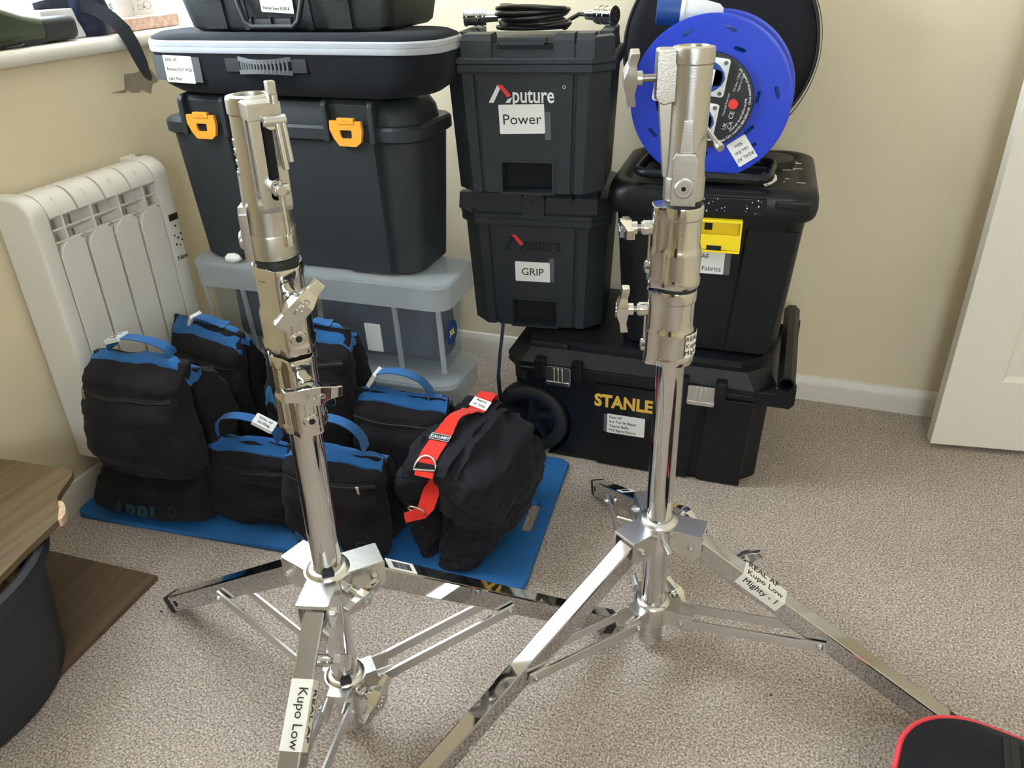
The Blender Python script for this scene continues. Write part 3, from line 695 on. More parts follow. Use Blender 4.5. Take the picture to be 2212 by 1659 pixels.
# clear bins
def clear_bin(label, z, loc_x=-1.040, hh=.235):
    b = thing('storage_bin', label, 'storage bin', (loc_x, 1.548, z), rad(1), 'frosted clear storage bins')
    o = MB(); w, d, h = .645, .165, hh; r_ = rr(.035, 4)
    rings = [[(x, y, zz) for x, y in r_(ww, dd)] for ww, dd, zz in ((.607, .135, .0), (.620, .146, .004), (w, d, h-.05), (w, d, h-.004))]
    inn = [[(x, y, zz) for x, y in r_(ww, dd)] for ww, dd, zz in ((w-.006, d-.006, h-.004), (.613, .138, .008), (.57, .10, .007))]
    o.loft(rings + inn, cap=True)
    o.build('tub', M_ppdull, b)
    rim = MB()
    rim.ring(r_(w+.036, d+.024), r_(w+.030, d+.018), h-.058, h-.004)
    rim.ring(r_(w+.038, d+.026), r_(w-.004, d-.004), h-.006, h-.001)
    for i in range(9):
        x = -w/2+.06+i*(w-.12)/8
        for s_ in (-1, 1): rim.box((x, s_*(d/2+.006), h-.03), (.002, .012, .05))
    rim.build('rim', M_pprim, b)
    for sx in (-1, 1):
        for xx in (.205, .315):
            MB().box((sx*xx, -d/2+.002, h/2-.02), (.012, .008, h-.07), .002, M=Matrix.Rotation(rad(3.6), 4, 'X') @ T(0, .008, 0)).build('corner_rib', M_pprim, b)
    MB().prism(rrect(w+.032, d+.020, .04, 4), h-.001, h+.004).build('lid', M_pprim, b)
    return b
lowb = clear_bin('lower frosted clear storage bin, at the foot of the left stack behind the sandbags', .0138, hh=.226)
upb = clear_bin('upper frosted clear storage bin, directly under the big orange-latched tote', .262)
MB().prism(rrect(.042, .074, .002, 2), 0, .0006, M=F(.140, -.078, .085, tilt=.055)).build('paper_label', mat('grey_paper', (.62, .63, .62), .8), upb)
dk = MB(); dk.cyl((.3210, -.03, .10), (.3220, -.03, .10), .030, n=32); dk.text('30L', .022, frame((.3222, -.03, .10), (0, 1, 0), (0, 0, 1)), 1)
dk.build('round_sticker', [M_blued, M_yellow], upb)
# dim contents seen through the plastic
def content(name, label, cat, loc, s, m, seed, group=None):
    mb = MB().box((0, 0, s[2]/2), s, min(s)*.3, 5).bump(.006, 9, seed); o = mb.build(name, m, sharp=70); o.location = loc
    return tag(o, label, cat, group)
content('fabric_pouch', 'dark navy pouch seen through the upper clear bin', 'pouch', (-.905, 1.555, .274), (.33, .10, .17), fabric('navy_cloth', (.05, .06, .085), 800, .4, .2), 3)
content('fabric_pouch', 'charcoal pouch seen at the left inside the upper clear bin', 'pouch', (-1.22, 1.55, .274), (.20, .10, .15), fabric('charcoal_cloth', (.06, .06, .06), 800, .4, .2), 5)
content('fabric_pouch', 'tan bundle seen dimly inside the lower clear bin', 'pouch', (-.94, 1.555, .0235), (.42, .09, .16), fabric('tan_cloth', (.12, .09, .06), 600, .4, .25), 8)

# orange latched tote
t = thing('storage_tote', 'large slate tote with two orange latches, on the clear bins', 'storage tote', (-1.074, 1.590, .5025), rad(.5)); t.scale = (.98, .85, 1)
bo = MB(); rt = rr(.055, 8)
bo.stack(rt, [(.590, .215, 0), (.605, .226, .006), (.640, .250, .30), (.640, .250, .316)])
for sx in (-.190, .180):
    bo.loft([[(sx-.058, -.100, .004), (sx+.062, -.100, .004), (sx+.056, -.124, .004), (sx-.052, -.124, .004)],
             [(sx-.062, -.11, .30), (sx+.062, -.11, .30), (sx+.054, -.140, .30), (sx-.054, -.140, .30)]])
bo.build('tub', M_slate, t)
li = MB(); li.stack(rr(.058, 8), [(.652, .262, .296), (.662, .272, .300), (.662, .272, .322), (.652, .262, .328)])
li.stack(rr(.085, 8), [(.632, .244, .322), (.622, .236, .352), (.600, .216, .372), (.570, .186, .3785)])
FL = -.146
for sx in (-.190, .180):
    pr = [(FL, .296), (FL, .372), (FL+.009, .382), (FL+.07, .3865), (FL+.12, .3865), (FL+.12, .30)]
    PXs = Matrix(((0, 0, 1, sx), (1, 0, 0, 0), (0, 1, 0, 0), (0, 0, 0, 1)))
    li.prism(pr, -.062, -.048, M=PXs, bev=.004); li.prism(pr, .048, .062, M=PXs, bev=.004)
    li.prism([(a_+.018, b_-.002) for a_, b_ in pr], -.05, .05, M=PXs, bev=.002)
lid = li.build('lid', M_slate, t)
for sx in (-.190, .180):
    la = MB(); Q = F(sx-.004, FL+.001, .318)
    outer = [(-.037, .024), (.037, .024), (.039, .004), (.034, -.018), (.022, -.027), (-.018, -.027), (-.030, -.012), (-.038, .006)]
    inner = [(-.014, .006), (.014, .006), (.0145, .000), (.014, -.008), (.010, -.011), (-.010, -.011), (-.013, -.006), (-.014, .000)]
    la.ring(outer, inner, -.004, .006, M=Q); la.prism([(-.018, .018), (.022, .018), (.022, .030), (-.018, .030)], -.004, .008, M=Q, bev=.0015); la.box((0, -.004, -.002), (.05, .03, .004), mi=1, M=Q)
    for k in range(5): la.box((-.004+k*.0035, .0245, .0082), (.0012, .004, .0008), M=Q)
    la.build('latch', [M_orange, M_dark], t, label='orange plastic clip latch')

# soft case
c = thing('soft_case', 'wide black zipped shell case with pale zip, on the orange-latched tote', 'equipment case', (-1.027, 1.540, .8905), rad(.6)); c.scale = (1.035, .85, 1)
b = MB(); r8 = rr(.085, 9)
b.stack(r8, [(.54, .18, 0), (.590, .200, .004), (.632, .225, .018), (.656, .238, .042), (.662, .243, .075), (.663, .244, .090)]); b.bump(.0012, 9, 2)
b.build('lower_shell', M_eva, c, sharp=60)
b = MB(); b.stack(r8, [(.667, .248, .084), (.6705, .251, .087), (.6705, .251, .094), (.668, .249, .0955), (.6705, .251, .097), (.6705, .251, .105), (.665, .246, .108)]); b.build('zip_band', M_zipg, c, label='pale grey zip band')
b = MB(); b.stack(r8, [(.663, .244, .106), (.657, .238, .113), (.630, .21, .120), (.52, .18, .1215), (.3, .171, .1185), (.18, .171, .1185)]); b.build('upper_shell', M_eva, c, sharp=60)
st = MB(); Q = F(-.236, -.1225, .053, tilt=.03, roll=rad(2)); st.prism(rrect(.115, .050, .001, 2), 0, .0005, 2, Q)
sticker(st, Q @ T(.004, -.001, .0006), .070, .054, ['REAL AF', '', 'Amaran F22C RGB', '', 'Light Matt'], .0092, align='LEFT', pitch=1.02, sx=.86); st.build('name_label', [M_cream, M_ink, M_tape], c)
h = MB(); hx = -.023
for sx in (-1, 1): h.box((hx+sx*.076, -.1225, .062), (.034, .004, .026), .001, mi=1)
N = 17
for zz, amp in ((.075, .0), (.049, .0)):
    pts = [(hx-.060+.120*i/(N-1), -.124-.020*sin(pi*i/(N-1)), zz-.004*sin(pi*i/(N-1))*(1 if zz > .06 else -1)) for i in range(N)]
    h.ribbon(pts, .0085, (0, 0, 1), .003)
for i in range(1, N-1):
    x = hx-.060+.120*i/(N-1); h.box((x, -.1245-.020*sin(pi*i/(N-1)), .062), (.0042, .003, .024), .0008, M=T(0, 0, 0))
h.build('carry_handle', [mat('grey_rubber_grip', (.115, .12, .13), .5), M_zip], c)

# hard case on top
c = thing('hard_case', 'black moulded hard case lying on the soft zipped case', 'equipment case', (-1.027, 1.600, 1.0125), rad(1))
b = MB(); b.stack(rr(.022, 5), [(.455, .205, 0), (.472, .222, .008), (.490, .240, .06), (.494, .244, .098)]); HF = -.1
for sx in (-.164, .128):
    b.loft([[(sx-.030, HF, .004), (sx+.030, HF, .004), (sx+.026, HF-.014, .004), (sx-.026, HF-.014, .004)], [(sx-.036, HF-.017, .098), (sx+.036, HF-.017, .098), (sx+.030, HF-.032, .098), (sx-.030, HF-.032, .098)]])
for sx in (-.090, .060): b.loft([[(sx-.008, HF, .002), (sx+.008, HF, .002), (sx+.006, HF-.012, .002), (sx-.006, HF-.012, .002)], [(sx-.010, HF-.017, .098), (sx+.010, HF-.017, .098), (sx+.008, HF-.028, .098), (sx-.008, HF-.028, .098)]])
b.build('lower_shell', M_hard, c)
b = MB(); b.stack(rr(.022, 5), [(.500, .250, .100), (.500, .250, .112), (.490, .240, .114), (.478, .228, .175), (.45, .20, .185)]); b.build('upper_shell', M_hard, c)
for sx in (-.164, .128): MB().box((sx, HF-.036, .092), (.040, .012, .052), .004).build('latch', M_hard, c)
h = MB(); hx = -.014; y_ = HF-.034
path = [(hx-.076, y_+.008, .095), (hx-.074, y_, .055), (hx-.062, y_-.002, .020), (hx-.048, y_-.002, .010), (hx+.048, y_-.002, .010), (hx+.062, y_-.002, .020), (hx+.074, y_, .055), (hx+.076, y_+.008, .095)]
h.tube(path, .0055, 10); h.box((hx, y_+.002, .018), (.11, .008, .012), .002)
for k in (-1, 0, 1): h.box((hx+k*.046, y_-.001, .020), (.002, .010, .016))
h.build('carry_handle', M_hard, c)
st = MB(); sticker(st, F(hx+.008, HF-.0218, .052, tilt=.12, roll=rad(3)), .075, .036, ['REAL AF', '', 'Falcon Eyes RX818'], .0092, pitch=1.05, sx=.86); st.build('name_label', [M_cream, M_ink], c)

# kit boxes with chamfered corners
def aputure(mb, M, s, ink, red):
    """wordmark: wedge A with a red stroke, then the rest of the word"""
    P_ = lambda pts: [(x*.047, y*.037) for x, y in pts]
    mb.prism(P_([(0, 0), (.21, 0), (.53, .78), (.42, 1.0)]), 0, .0009, ink, M)
    mb.prism(P_([(.36, 1.0), (.62, 1.0), (1.0, .42), (.84, .30), (.54, .80)]), 0, .0009, red, M)
    mb.prism(P_([(.74, 0), (.95, 0), (1.04, .30), (.87, .22)]), 0, .0009, ink, M)
    mb.text('puture', .046, M @ T(.049, .0165, .0006), ink, 'LEFT', th=.0004, bold=.0006, sx=.70)
def kit_box(label, loc, rz, lab, logo_ink, flip):
    r = thing('kit_box', label, 'equipment case', loc, rz, 'chamfered black kit boxes')
    D, H = .290, .262
    def outl(w, d):
        c_ = .040; g = .0045; hw = w/2; f = -d/2; xs = w*.30
        front = [(hw-c_, f)]
        for x in (xs, -xs): front += [(x+g, f), (x+g*.6, f+.006), (x-g*.6, f+.006), (x-g, f)]
        front += [(-hw+c_, f)]
        return [(hw, d/2-c_), (hw-c_, d/2), (-hw+c_, d/2), (-hw, d/2-c_), (-hw, f+c_)] + front[::-1] + [(hw, f+c_)]
    b = MB(); b.stack(outl, [(.318, D-.028, 0), (.340, D-.006, H-.002), (.340, D-.006, H)])
    b.bool_cut([MB().box((0, -D/2+.02, .036), (.108, .080, .068), .003)])
    b.build('body', M_blk, r, sharp=25)
    rec = MB(); rec.ring(rrect(.118, .078, .003, 2), rrect(.108, .068, .003, 2), 0, .0035, M=F(0, -D/2+.0125, .036, tilt=.045)); rec.build('recess_rim', M_blk, r)
    MB().box((0, -D/2+.055, .036), (.106, .002, .066)).build('recess_shade_sheet', M_dark, r)  # near-black sheet paints the shade deep in the handle recess
    b = MB(); ch = lambda w, d: chamf(w, d, .042)
    b.stack(ch, [(.352, D+.008, H-.004), (.356, D+.012, H), (.356, D+.012, H+.012), (.352, D+.008, H+.015)]); b.stack(ch, [(.358, D+.014, H+.016), (.358, D+.014, H+.024), (.350, D+.006, H+.028)])
    if not flip:
        b.stack(ch, [(.338, D-.012, H+.026), (.332, D-.018, H+.052)])
        for x0, x1, t0 in ((-.128, -.066, .072), (.060, .100, .072), (.104, .140, .072)):
            b.loft([[(x0, -D/2-.003, H+.022), (x1, -D/2-.003, H+.022), (x1, -D/2+.06, H+.022), (x0, -D/2+.06, H+.022)], [(x0, -D/2+.000, H+t0-.012), (x1, -D/2+.000, H+t0-.012), (x1, -D/2+.06, H+t0-.012), (x0, -D/2+.06, H+t0-.012)], [(x0+.002, -D/2+.010, H+t0), (x1-.002, -D/2+.010, H+t0), (x1-.002, -D/2+.06, H+t0), (x0+.002, -D/2+.06, H+t0)]])
        for sx in (-1, 1): b.prism([(sx*.176, -D/2+.036), (sx*.140, -D/2+.000), (sx*.132, -D/2+.04), (sx*.168, -D/2+.08)][::sx], H+.022, H+.066, bev=.003)
        for sx in (-1, 1):
            for yy in (.0, .08): b.box((sx*.150, yy, H+.046), (.030, .07, .044), .005)
    else:
        b.stack(ch, [(.352, D+.004, H+.026), (.350, D+.002, H+.060)]); 
        for x0, x1 in ((.034, .092), (.098, .150)):
            b.loft([[(x0, -D/2-.006, H+.030), (x1, -D/2-.006, H+.030), (x1, -D/2+.06, H+.030), (x0, -D/2+.06, H+.030)], [(x0, -D/2-.006, H+.066), (x1, -D/2-.006, H+.066), (x1, -D/2+.06, H+.066), (x0, -D/2+.06, H+.066)], [(x0+.002, -D/2+.006, H+.078), (x1-.002, -D/2+.006, H+.078), (x1-.002, -D/2+.06, H+.078), (x0+.002, -D/2+.06, H+.078)]])
    b.build('lid', M_blk, r, sharp=25)
    if not flip:
        h = MB(); h.box((0, -D/2+.016, H+.048), (.112, .030, .008), .002, mi=1); h.box((-.004, -D/2+.010, H+.060), (.100, .022, .014), .003)
        h.box((-.004, -D/2+.004, H+.054), (.090, .014, .008), .002); h.build('carry_handle', [M_blk, M_dark], r)
    else:
        h = MB(); h.prism([(-.172, -.018), (-.168, .020), (-.030, .020), (-.020, .012), (-.020, -.020), (-.168, -.020)], 0, .022, M=F(0, -D/2+.014, H+.054), bev=.004); h.build('carry_handle', M_blk, r)
        h = MB(); h.prism([(-.026, -.026), (.026, -.026), (.026, .010)]+[(.026*cos(rad(a)), .010+.020*sin(rad(a))) for a in range(20, 180, 20)]+[(-.026, .010)], 0, .026, M=F(.004, -D/2+.014, H+.050), bev=.002)
        h.ring(circ(.0095, 20, 0, .010), circ(.0075, 20, 0, .010), .026, .0275, M=F(.004, -D/2+.014, H+.050)); h.box((0, .010, .0265), (.012, .002, .001), mi=1, M=F(.004, -D/2+.014, H+.050)); h.build('hinge_tab', [M_blk, M_dark], r)
    tl = .042; yf = lambda z: -(D-.028)/2-.011*z/H-.0004
    lg = MB(); aputure(lg, F(-.076 if not flip else -.070, yf(.198), .198, tilt=tl), .0215, 0, 1); lg.build('wordmark', [logo_ink, M_red], r)
    MB().ring(circ(.0034, 16, .156, .033), circ(.0025, 16, .156, .033), 0, .0006, M=F(-.076 if not flip else -.070, yf(.198), .198, tilt=tl)).build('registered_mark', logo_ink, r)
    st = MB()
    if lab == 'Power': sticker(st, F(-.008, yf(.164), .164, tilt=tl, roll=rad(-1.5)), .095, .062, ['Power'], .031, align='CENTER', xoff=0); 
    else: sticker(st, F(-.003, yf(.144), .144, tilt=tl), .084, .050, ['GRIP'], .026, align='CENTER', xoff=0)
    st.prism(rrect(.012, .060, .001, 2), 0, .0003, 2, F(.046 if lab == 'Power' else .043, yf(.15), .150, tilt=tl)); st.build('paper_label', [M_label, M_ink, M_tape], r)
    return r
kit_box('black kit box labelled GRIP, with black raised wordmark, on the gold-lettered chest', (-.582, 1.815, .3265), rad(7), 'GRIP', M_dark, True)
pb = kit_box('black kit box labelled Power, stacked on the GRIP box', (-.566, 1.722, .6845), rad(8), 'Power', M_wht, False); pb.scale = (1, 1, .945)

# cable coil on the Power box
cc = thing('power_cable', 'coiled black cable with chrome connectors on top of the Power box', 'cable', (-.582, 1.745, .9900), 0)
pts = []
for i in range(9*26):
    a = 2*pi*i/26; k = i/26; rr_ = .062+.012*noise.noise(Vector((k*1.7, 0, 2)))+.006*sin(a*2+k)
    pts.append((rr_*1.12*cos(a)+.004*noise.noise(Vector((k, 4, a*.1))), rr_*.9*sin(a), .007+.0042*k+.010*(.5+.5*sin(a*1+.6*k-1.2))*k/9+.010*noise.noise(Vector((k*2, a*.3, 8)))*k/9))
pts = [(x, y, max(.0055, z)) for x, y, z in pts]
MB().tube(pts, .0046, 8).build('coil', M_cord_k, cc, sharp=180)
for sx, e in ((-1, (-.128, .010, .028)), (1, (.135, .075, .026))):
    d = Vector((-.97, -.25, 0)).normalized() if sx < 0 else Vector((.92, -.38, 0)).normalized(); p = Vector(e); m = MB(); g_ = 1.28
    m.tube([p-d*.09-Vector((0, .02, .012)), p-d*.066, p-d*.036], .0046, 8, mi=1); m.cyl(p-d*.044, p-d*.014, .0105, .0125); m.cyl(p-d*.018, p+d*.026, .0172, bev=.0012)
    for q_ in (-.008, .006): m.cyl(p+d*(q_-.004), p+d*(q_+.003), .0188, bev=.001)
    m.cyl(p+d*.024, p+d*.031, .0198, bev=.001); m.cyl(p+d*.0312, p+d*.0316, .0152, mi=1)
    for k in range(5):
        A = along(p, p+d); a = 2*pi*k/5; m.cyl((.008*cos(a), .008*sin(a), .0315), (.008*cos(a), .008*sin(a), .0335), .0021, n=8, M=A)
    m.build('connector', [M_chrome, M_cord_k], cc)

# black chest with gold lettering
s = thing('rolling_tool_chest', 'black wheeled chest with gold lettering, on the carpet behind the right stand', 'tool chest', (-.305, 1.815, 0), rad(.8))
FY = -.205
b = MB()
def so(w, d): return chamf(w, d, .045)
b.stack(so, [(.585, .385, 0), (.600, .395, .010), (.615, .405, .235), (.615, .405, .245)])
b.bool_cut([MB().cyl((-.256, -.30, .098), (-.256, -.150, .098), .108, n=40)])
b.prism([(-.112, .004), (.115, .004), (.130, .235), (-.118, .235)], 0, .010, M=F(.03, -.1945, 0, tilt=.020), bev=.003)
b.prism([(.165, -.000), (.268, -.000), (.280, .235), (.175, .235)], 0, .012, M=F(0, -.1925, 0.003, tilt=.020), bev=.004)
b.box((-.235, FY+.006, .22), (.012, .012, .05), .002)
b.build('body', M_tote, s, sharp=25)
b = MB(); b.stack(so, [(.632, .418, .243), (.640, .424, .247), (.640, .424, .254), (.634, .418, .257), (.640, .424, .260), (.640, .424, .270), (.628, .412, .278), (.595, .380, .303), (.570, .355, .306), (.565, .35, .320)])
b.box((.02, -.208, .256), (.28, .020, .030), .004); b.box((-.21, -.15, .304), (.10, .08, .030), .010)
for sx in (-.222, -.131, .118, .203): b.box((sx, -.214, .262), (.026, .026, .052), .004)
for sx in (-.013, .027): b.cyl((sx, -.2135, .272), (sx, -.2135, .2725), .006, mi=1, n=16)
b.build('lid', [M_tote, M_dark], s, sharp=25)
for sx in (-.177, .161):
    l = MB(); Q = F(sx, -.2215, .245); l.prism(rrect(.062, .050, .005, 3), -.006, 0, M=Q, bev=.001)
    for k in (-1, 0, 1): l.box((k*.010, .004, .001), (.0042, .036, .004), .0015, M=Q)
    l.box((0, -.019, .0008), (.056, .009, .003), .001, M=Q)
    l.build('latch', M_latch, s, label='galvanised steel latch')
w = MB(); Q = F(-.256, -.1775, .0975)
w.lathe([(.062, -.026), (.080, -.026), (.094, -.022), (.096, -.010), (.096, .012), (.093, .020), (.084, .024), (.074, .024), (.070, .018), (.070, -.02)], 56, M=Q, cap=False)
for k in range(60):
    a = 2*pi*k/60; w.box((.0955*cos(a), .0955*sin(a), .0), (.003, .0045, .026), M=Q @ T(0, 0, 0) @ Matrix.Identity(4)) if False else w.box((.0955, 0, .001), (.0025, .0045, .030), M=Q @ rotz(a))
wheel = w.build('wheel', M_rubber, s)
w = MB(); w.ring(circ(.072, 48), circ(.064, 48), -.01, .021, M=Q); w.cyl((0, 0, -.02), (0, 0, .012), .018, M=Q, bev=.003); w.lathe([(.0695, -.016), (.001, -.0155)], 40, M=Q); w.cyl((0, 0, .012), (0, 0, .016), .009, M=Q, bev=.002)
for k in range(5): w.loft([[(.014, -.010, -.004), (.014, .010, -.004), (.014, .008, .010), (.014, -.008, .010)], [(.066, -.006, .002), (.066, .006, .002), (.066, .004, .016), (.066, -.004, .016)]], M=Q @ rotz(rad(18+72*k)))
w.build('wheel_hub', mat('navy_black_plastic', (.012, .014, .022), .4), wheel)
g = MB(); g.text('STANLEY', .046, F(-.006, -.2090, .190, tilt=.02), 0, 'CENTER', th=.0006, bold=.0017, sx=.86, space=1.02); g.build('wordmark', M_gold, s)
st = MB(); sticker(st, F(-.010, -.2076, .128, tilt=.02), .092, .054, ['Real AF', '4 x Turtle Bases', 'Tennis Balls', 'F10 Barn Doors'], .0102, pitch=1.22, sx=1.0); st.prism(rrect(.008, .05, .001, 2), 0, .0003, 2, F(-.060, -.2076, .128, tilt=.02)); st.build('name_label', [M_label, M_ink, M_tape], s)
h = MB(); oct_ = [(.0205*cos(rad(22.5+45*k)), .0205*sin(rad(22.5+45*k))) for k in range(8)]; oi = [(x*.78, y*.78) for x, y in oct_]
h.ring(oct_, oi, 0, .41, M=along((.338, -.214, .297), (.338, .196, .297))); h.box((.338, -.1, .297), (.026, .004, .026), mi=1)
for yy in (-.19, .17): h.prism([(.255, .232), (.352, .232), (.362, .244), (.362, .283), (.322, .283), (.322, .266), (.255, .266)], yy-.014, yy+.014, M=PX, bev=.002)
h.build('pull_handle', [M_tote, M_dark], s)

# black tote with the yellow latch
t = thing('storage_tote', 'black tote with yellow latch, standing on the gold-lettered chest', 'storage tote', (-.180, 1.832, .3205), rad(3))
rt = rr(.045, 5); b = MB(); b.stack(rt, [(.335, .30, 0), (.352, .315, .008), (.392, .350, .300), (.400, .356, .330)])
b.loft([[(.060, -.155, .01), (.165, -.155, .01), (.160, -.164, .01), (.066, -.164, .01)], [(.078, -.172, .30), (.190, -.172, .30), (.184, -.181, .30), (.086, -.181, .30)]])
b.build('tub', M_tote, t)
li = MB(); li.stack(rr(.055, 7), [(.424, .380, .322), (.432, .388, .330), (.436, .392, .345), (.432, .388, .366), (.420, .376, .381), (.398, .352, .387), (.372, .326, .386), (.360, .314, .380), (.345, .30, .380)])
li.stack(rr(.05, 6), [(.34, .12, .378), (.33, .11, .392)], M=T(0, .08, 0))
li.box((.03, -.191, .352), (.17, .012, .038), .003); li.box((.165, -.188, .358), (.07, .016, .022), .004)
lid = li.build('lid', M_tote, t, sharp=50)
pf = MB()
random.seed(4)
for k in range(34):
    x = random.uniform(-.05, .115); z = random.uniform(.338, .369); s_ = random.uniform(.0006, .0028); pf.box((x, -.1975, z), (s_, .0008, s_*random.uniform(.5, 1.4)))
for k in range(14): pf.box((.2165, random.uniform(-.15, .05), random.uniform(.345, .366)), (.0008, random.uniform(.002, .012), .002))
for k in range(10): pf.box((random.uniform(.10, .185), random.uniform(-.12, .10), .3872), (random.uniform(.004, .02), .0022, .0008))
pf.build('paint_splashes', M_wht, lid)
la = MB(); la.box((0, -.176, .292), (.145, .004, .068), .001); la.box((0, -.190, .322), (.145, .030, .006), .001); la.box((0, -.190, .258), (.145, .034, .005), .001)
la.loft([[(-.0725, -.180, .262), (.0725, -.180, .262), (.0725, -.205, .262), (-.0725, -.205, .262)], [(-.0725, -.196, .292), (.0725, -.196, .292), (.0725, -.205, .294), (-.0725, -.205, .294)]])
for sx in (-1, 1): la.box((sx*.071, -.190, .290), (.004, .028, .062), .001)
la.box((.004, -.1795, .303), (.016, .004, .014), mi=1); la.box((.02, -.207, .266), (.03, .001, .010), mi=1); la.box((.045, -.206, .284), (.003, .004, .014))
la.build('latch', [M_yellow, M_dark], t, label='broad yellow latch')
st = MB(); Q = F(-.011, -.1755, .222, tilt=.055); st.prism(rrect(.110, .052, .002, 3), 0, .0004, 0, Q); st.text('REAL AF', .0155, Q @ T(.022, .014, .0006), 1, 'RIGHT', th=.0002, sx=.95); st.text('Fabrics', .0155, Q @ T(.050, -.014, .0006), 1, 'RIGHT', th=.0002, sx=.95)
st.prism(rrect(.014, .052, .001, 2), 0, .0003, 2, Q @ T(.061, 0, 0)); st.build('paper_label', [M_label, M_ink, M_tape], t)

# cable reel
r = thing('cable_reel', 'blue cable reel standing on the yellow-latched tote', 'cable reel', (-.190, 1.655, .876), 0)
YF = Matrix(((1, 0, 0, 0), (0, 0, 1, 0), (0, -1, 0, 0), (0, 0, 0, 1)))   # z -> +y
def flange(y0, flip):
    fl = MB(); fl.lathe([(.001, 0), (.150, 0), (.1555, .001), (.156, .005), (.150, .0065), (.001, .006)], 72, M=T(0, y0, 0) @ YF)
    cuts = []
    if not flip:
        for a, r_ in ((77, .132), (112, .132), (62, .105), (8, .128), (5, .092), (-43, .124), (-33, .098), (-92, .104), (-95, .132), (-148, .125), (-172, .1), (140, .128)):
            c_ = MB(); c_.prism(stadium(.016, .0036, 5), -.02, .02, M=T(0, y0, 0) @ YF @ rotz(rad(-a)) @ T(r_, 0, 0) @ rotz(rad(90+(14 if int(a) % 2 else -10)))); cuts.append(c_)
        fl.bool_cut(cuts)
    return fl.build('flange', M_blue, r)
flange(0, False); flange(.105, True)
MB().cyl((0, .006, 0), (0, .105, 0), .07, n=40).build('drum', M_blue, r)
cw = MB(); pts = []
for i in range(11*36):
    a = 2*pi*i/36; k = i/36; pts.append((.128*cos(a)+.004*noise.noise(Vector((k*3, a, 1))), .012+.0088*k+.002*noise.noise(Vector((a, k*2, 5))), .128*sin(a)-.006*max(0, -sin(a))*(1+.6*noise.noise(Vector((k*4, 2, a))))))
cw.tube(pts, .0060, 8); cw.lathe([(.07, .012), (.122, .012), (.122, .10), (.07, .10)], 40, M=YF); cw.build('wound_cable', M_cord, r, sharp=180)
hb = MB(); hb.cyl((-.004, .002, 0), (-.004, -.010, 0), .090, n=56, bev=.003); hub = hb.build('socket_plate', mat('matt_black_panel', (.015, .015, .016), .45), r)
for k, (sx, sz) in enumerate(((-.001, .046), (-.014, -.036), (-.072, .030))):
    A = F(sx, -.010, sz, roll=rad(7)); so_ = MB()
    so_.prism(rrect(.068, .070, .006, 4), 0, .006, 0, A, bev=.001); so_.ring(circ(.031, 32), circ(.027, 32), .006, .012, 0, A)
    cov = circ(.028, 28); so_.prism([(x, y) for x, y in cov], .004, .014, 1, A, bev=.002); so_.prism([(.0, -.020), (.026, -.014), (.031, .0), (.026, .014), (0, .020)], .006, .014, 1, A, bev=.002)
    so_.prism(rrect(.012, .030, .002, 3, .004, 0), .014, .0145, 0, A); so_.text('CE', .008, A @ T(.004, .006, .0148) @ rotz(rad(-90)), 2, th=.0002)
    for sx_ in (-1, 1):
        for sy_ in (-1, 1): so_.cyl((sx_*.026, sy_*.028, .006), (sx_*.026, sy_*.028, .0075), .0042, n=14, mi=3, M=A); so_.box((sx_*.026, sy_*.028, .0078), (.005, .0012, .0004), mi=2, M=A)
    so_.build('socket', [M_pale, M_blued, M_ink, M_bolt], hub)
bt = MB(); bt.cyl((.049, -.010, -.004), (.049, -.016, -.004), .0095, n=24, bev=.002); bt.build('reset_button', M_red, hub)
tx = MB()
def ring_text(s_, rad_, a0, size, step):
    for i, ch in enumerate(s_):
        a = rad(a0)+i*step
        if ch != ' ': tx.text(ch, size, F(-.004+rad_*cos(a), -.0104, rad_*sin(a)) @ rotz(a+pi/2), 0, th=.0002)
ring_text('Always fully unwind the cable before use   Do not exceed max allowable load', .0825, -66, .0070, .0262)
ring_text('Allow reel to cool before re-using', .0745, -46, .0062, .0265)
for i, l in enumerate(('PO Box 13362', 'Made in China')): tx.text(l, .0058, F(.051+.0075*i, -.0104, .036) @ rotz(rad(78)), 0, th=.0002)
tx.text('Thermal Cut-out', .0062, F(.0345, -.0104, -.006) @ rotz(rad(80)), 0, th=.0002)
tx.text('UK', .0105, F(.036, -.0104, -.046) @ rotz(rad(75)), 0, th=.0003); tx.text('CA', .0105, F(.046, -.0104, -.044) @ rotz(rad(75)), 0, th=.0003); tx.text('CE', .0120, F(.047, -.0104, -.025) @ rotz(rad(75)), 0, th=.0003)
tx.build('printed_text', M_wht, hub)
st = MB(); A = F(.074, -.0003, -.094) @ rotz(rad(216)); st.prism(rrect(.041, .051, .002, 3), 0, .0005, 0, A)
for i, l in enumerate(('REAL AF', '16a Ext', '50m')): st.text(l, .0098, A @ T(0, .0135-.0135*i, .0008), 1, th=.0002)
st.build('name_label', [M_label, M_ink], r)
p = MB(); Q = along((-.120, .050, .158), (.0, .062, .150))
p.lathe([(.024, 0), (.0265, .001), (.0275, .006), (.0275, .046), (.029, .047)], 32, 1, Q); p.lathe([(.022, .002), (.022, .001)], 32, 2, Q)
p.lathe([(.029, .046), (.0285, .054), (.0265, .056), (.0255, .075), (.017, .118), (.010, .126)], 32, 0, Q)
for k in range(6): p.ring(circ(.0235-.0016*k, 24), circ(.019-.0016*k, 24), .080+.006*k, .083+.006*k, 0, Q)
p.build('plug', [M_pale, M_blued, M_dark], r)
fr = MB()
loop = [(x, y, -.139) for x, y in rrect(.262, .150, .028, 6, .002, .035)]
fr.tube(loop, .0095, 10, closed=True); fr.build('foot_frame', M_tote, r)

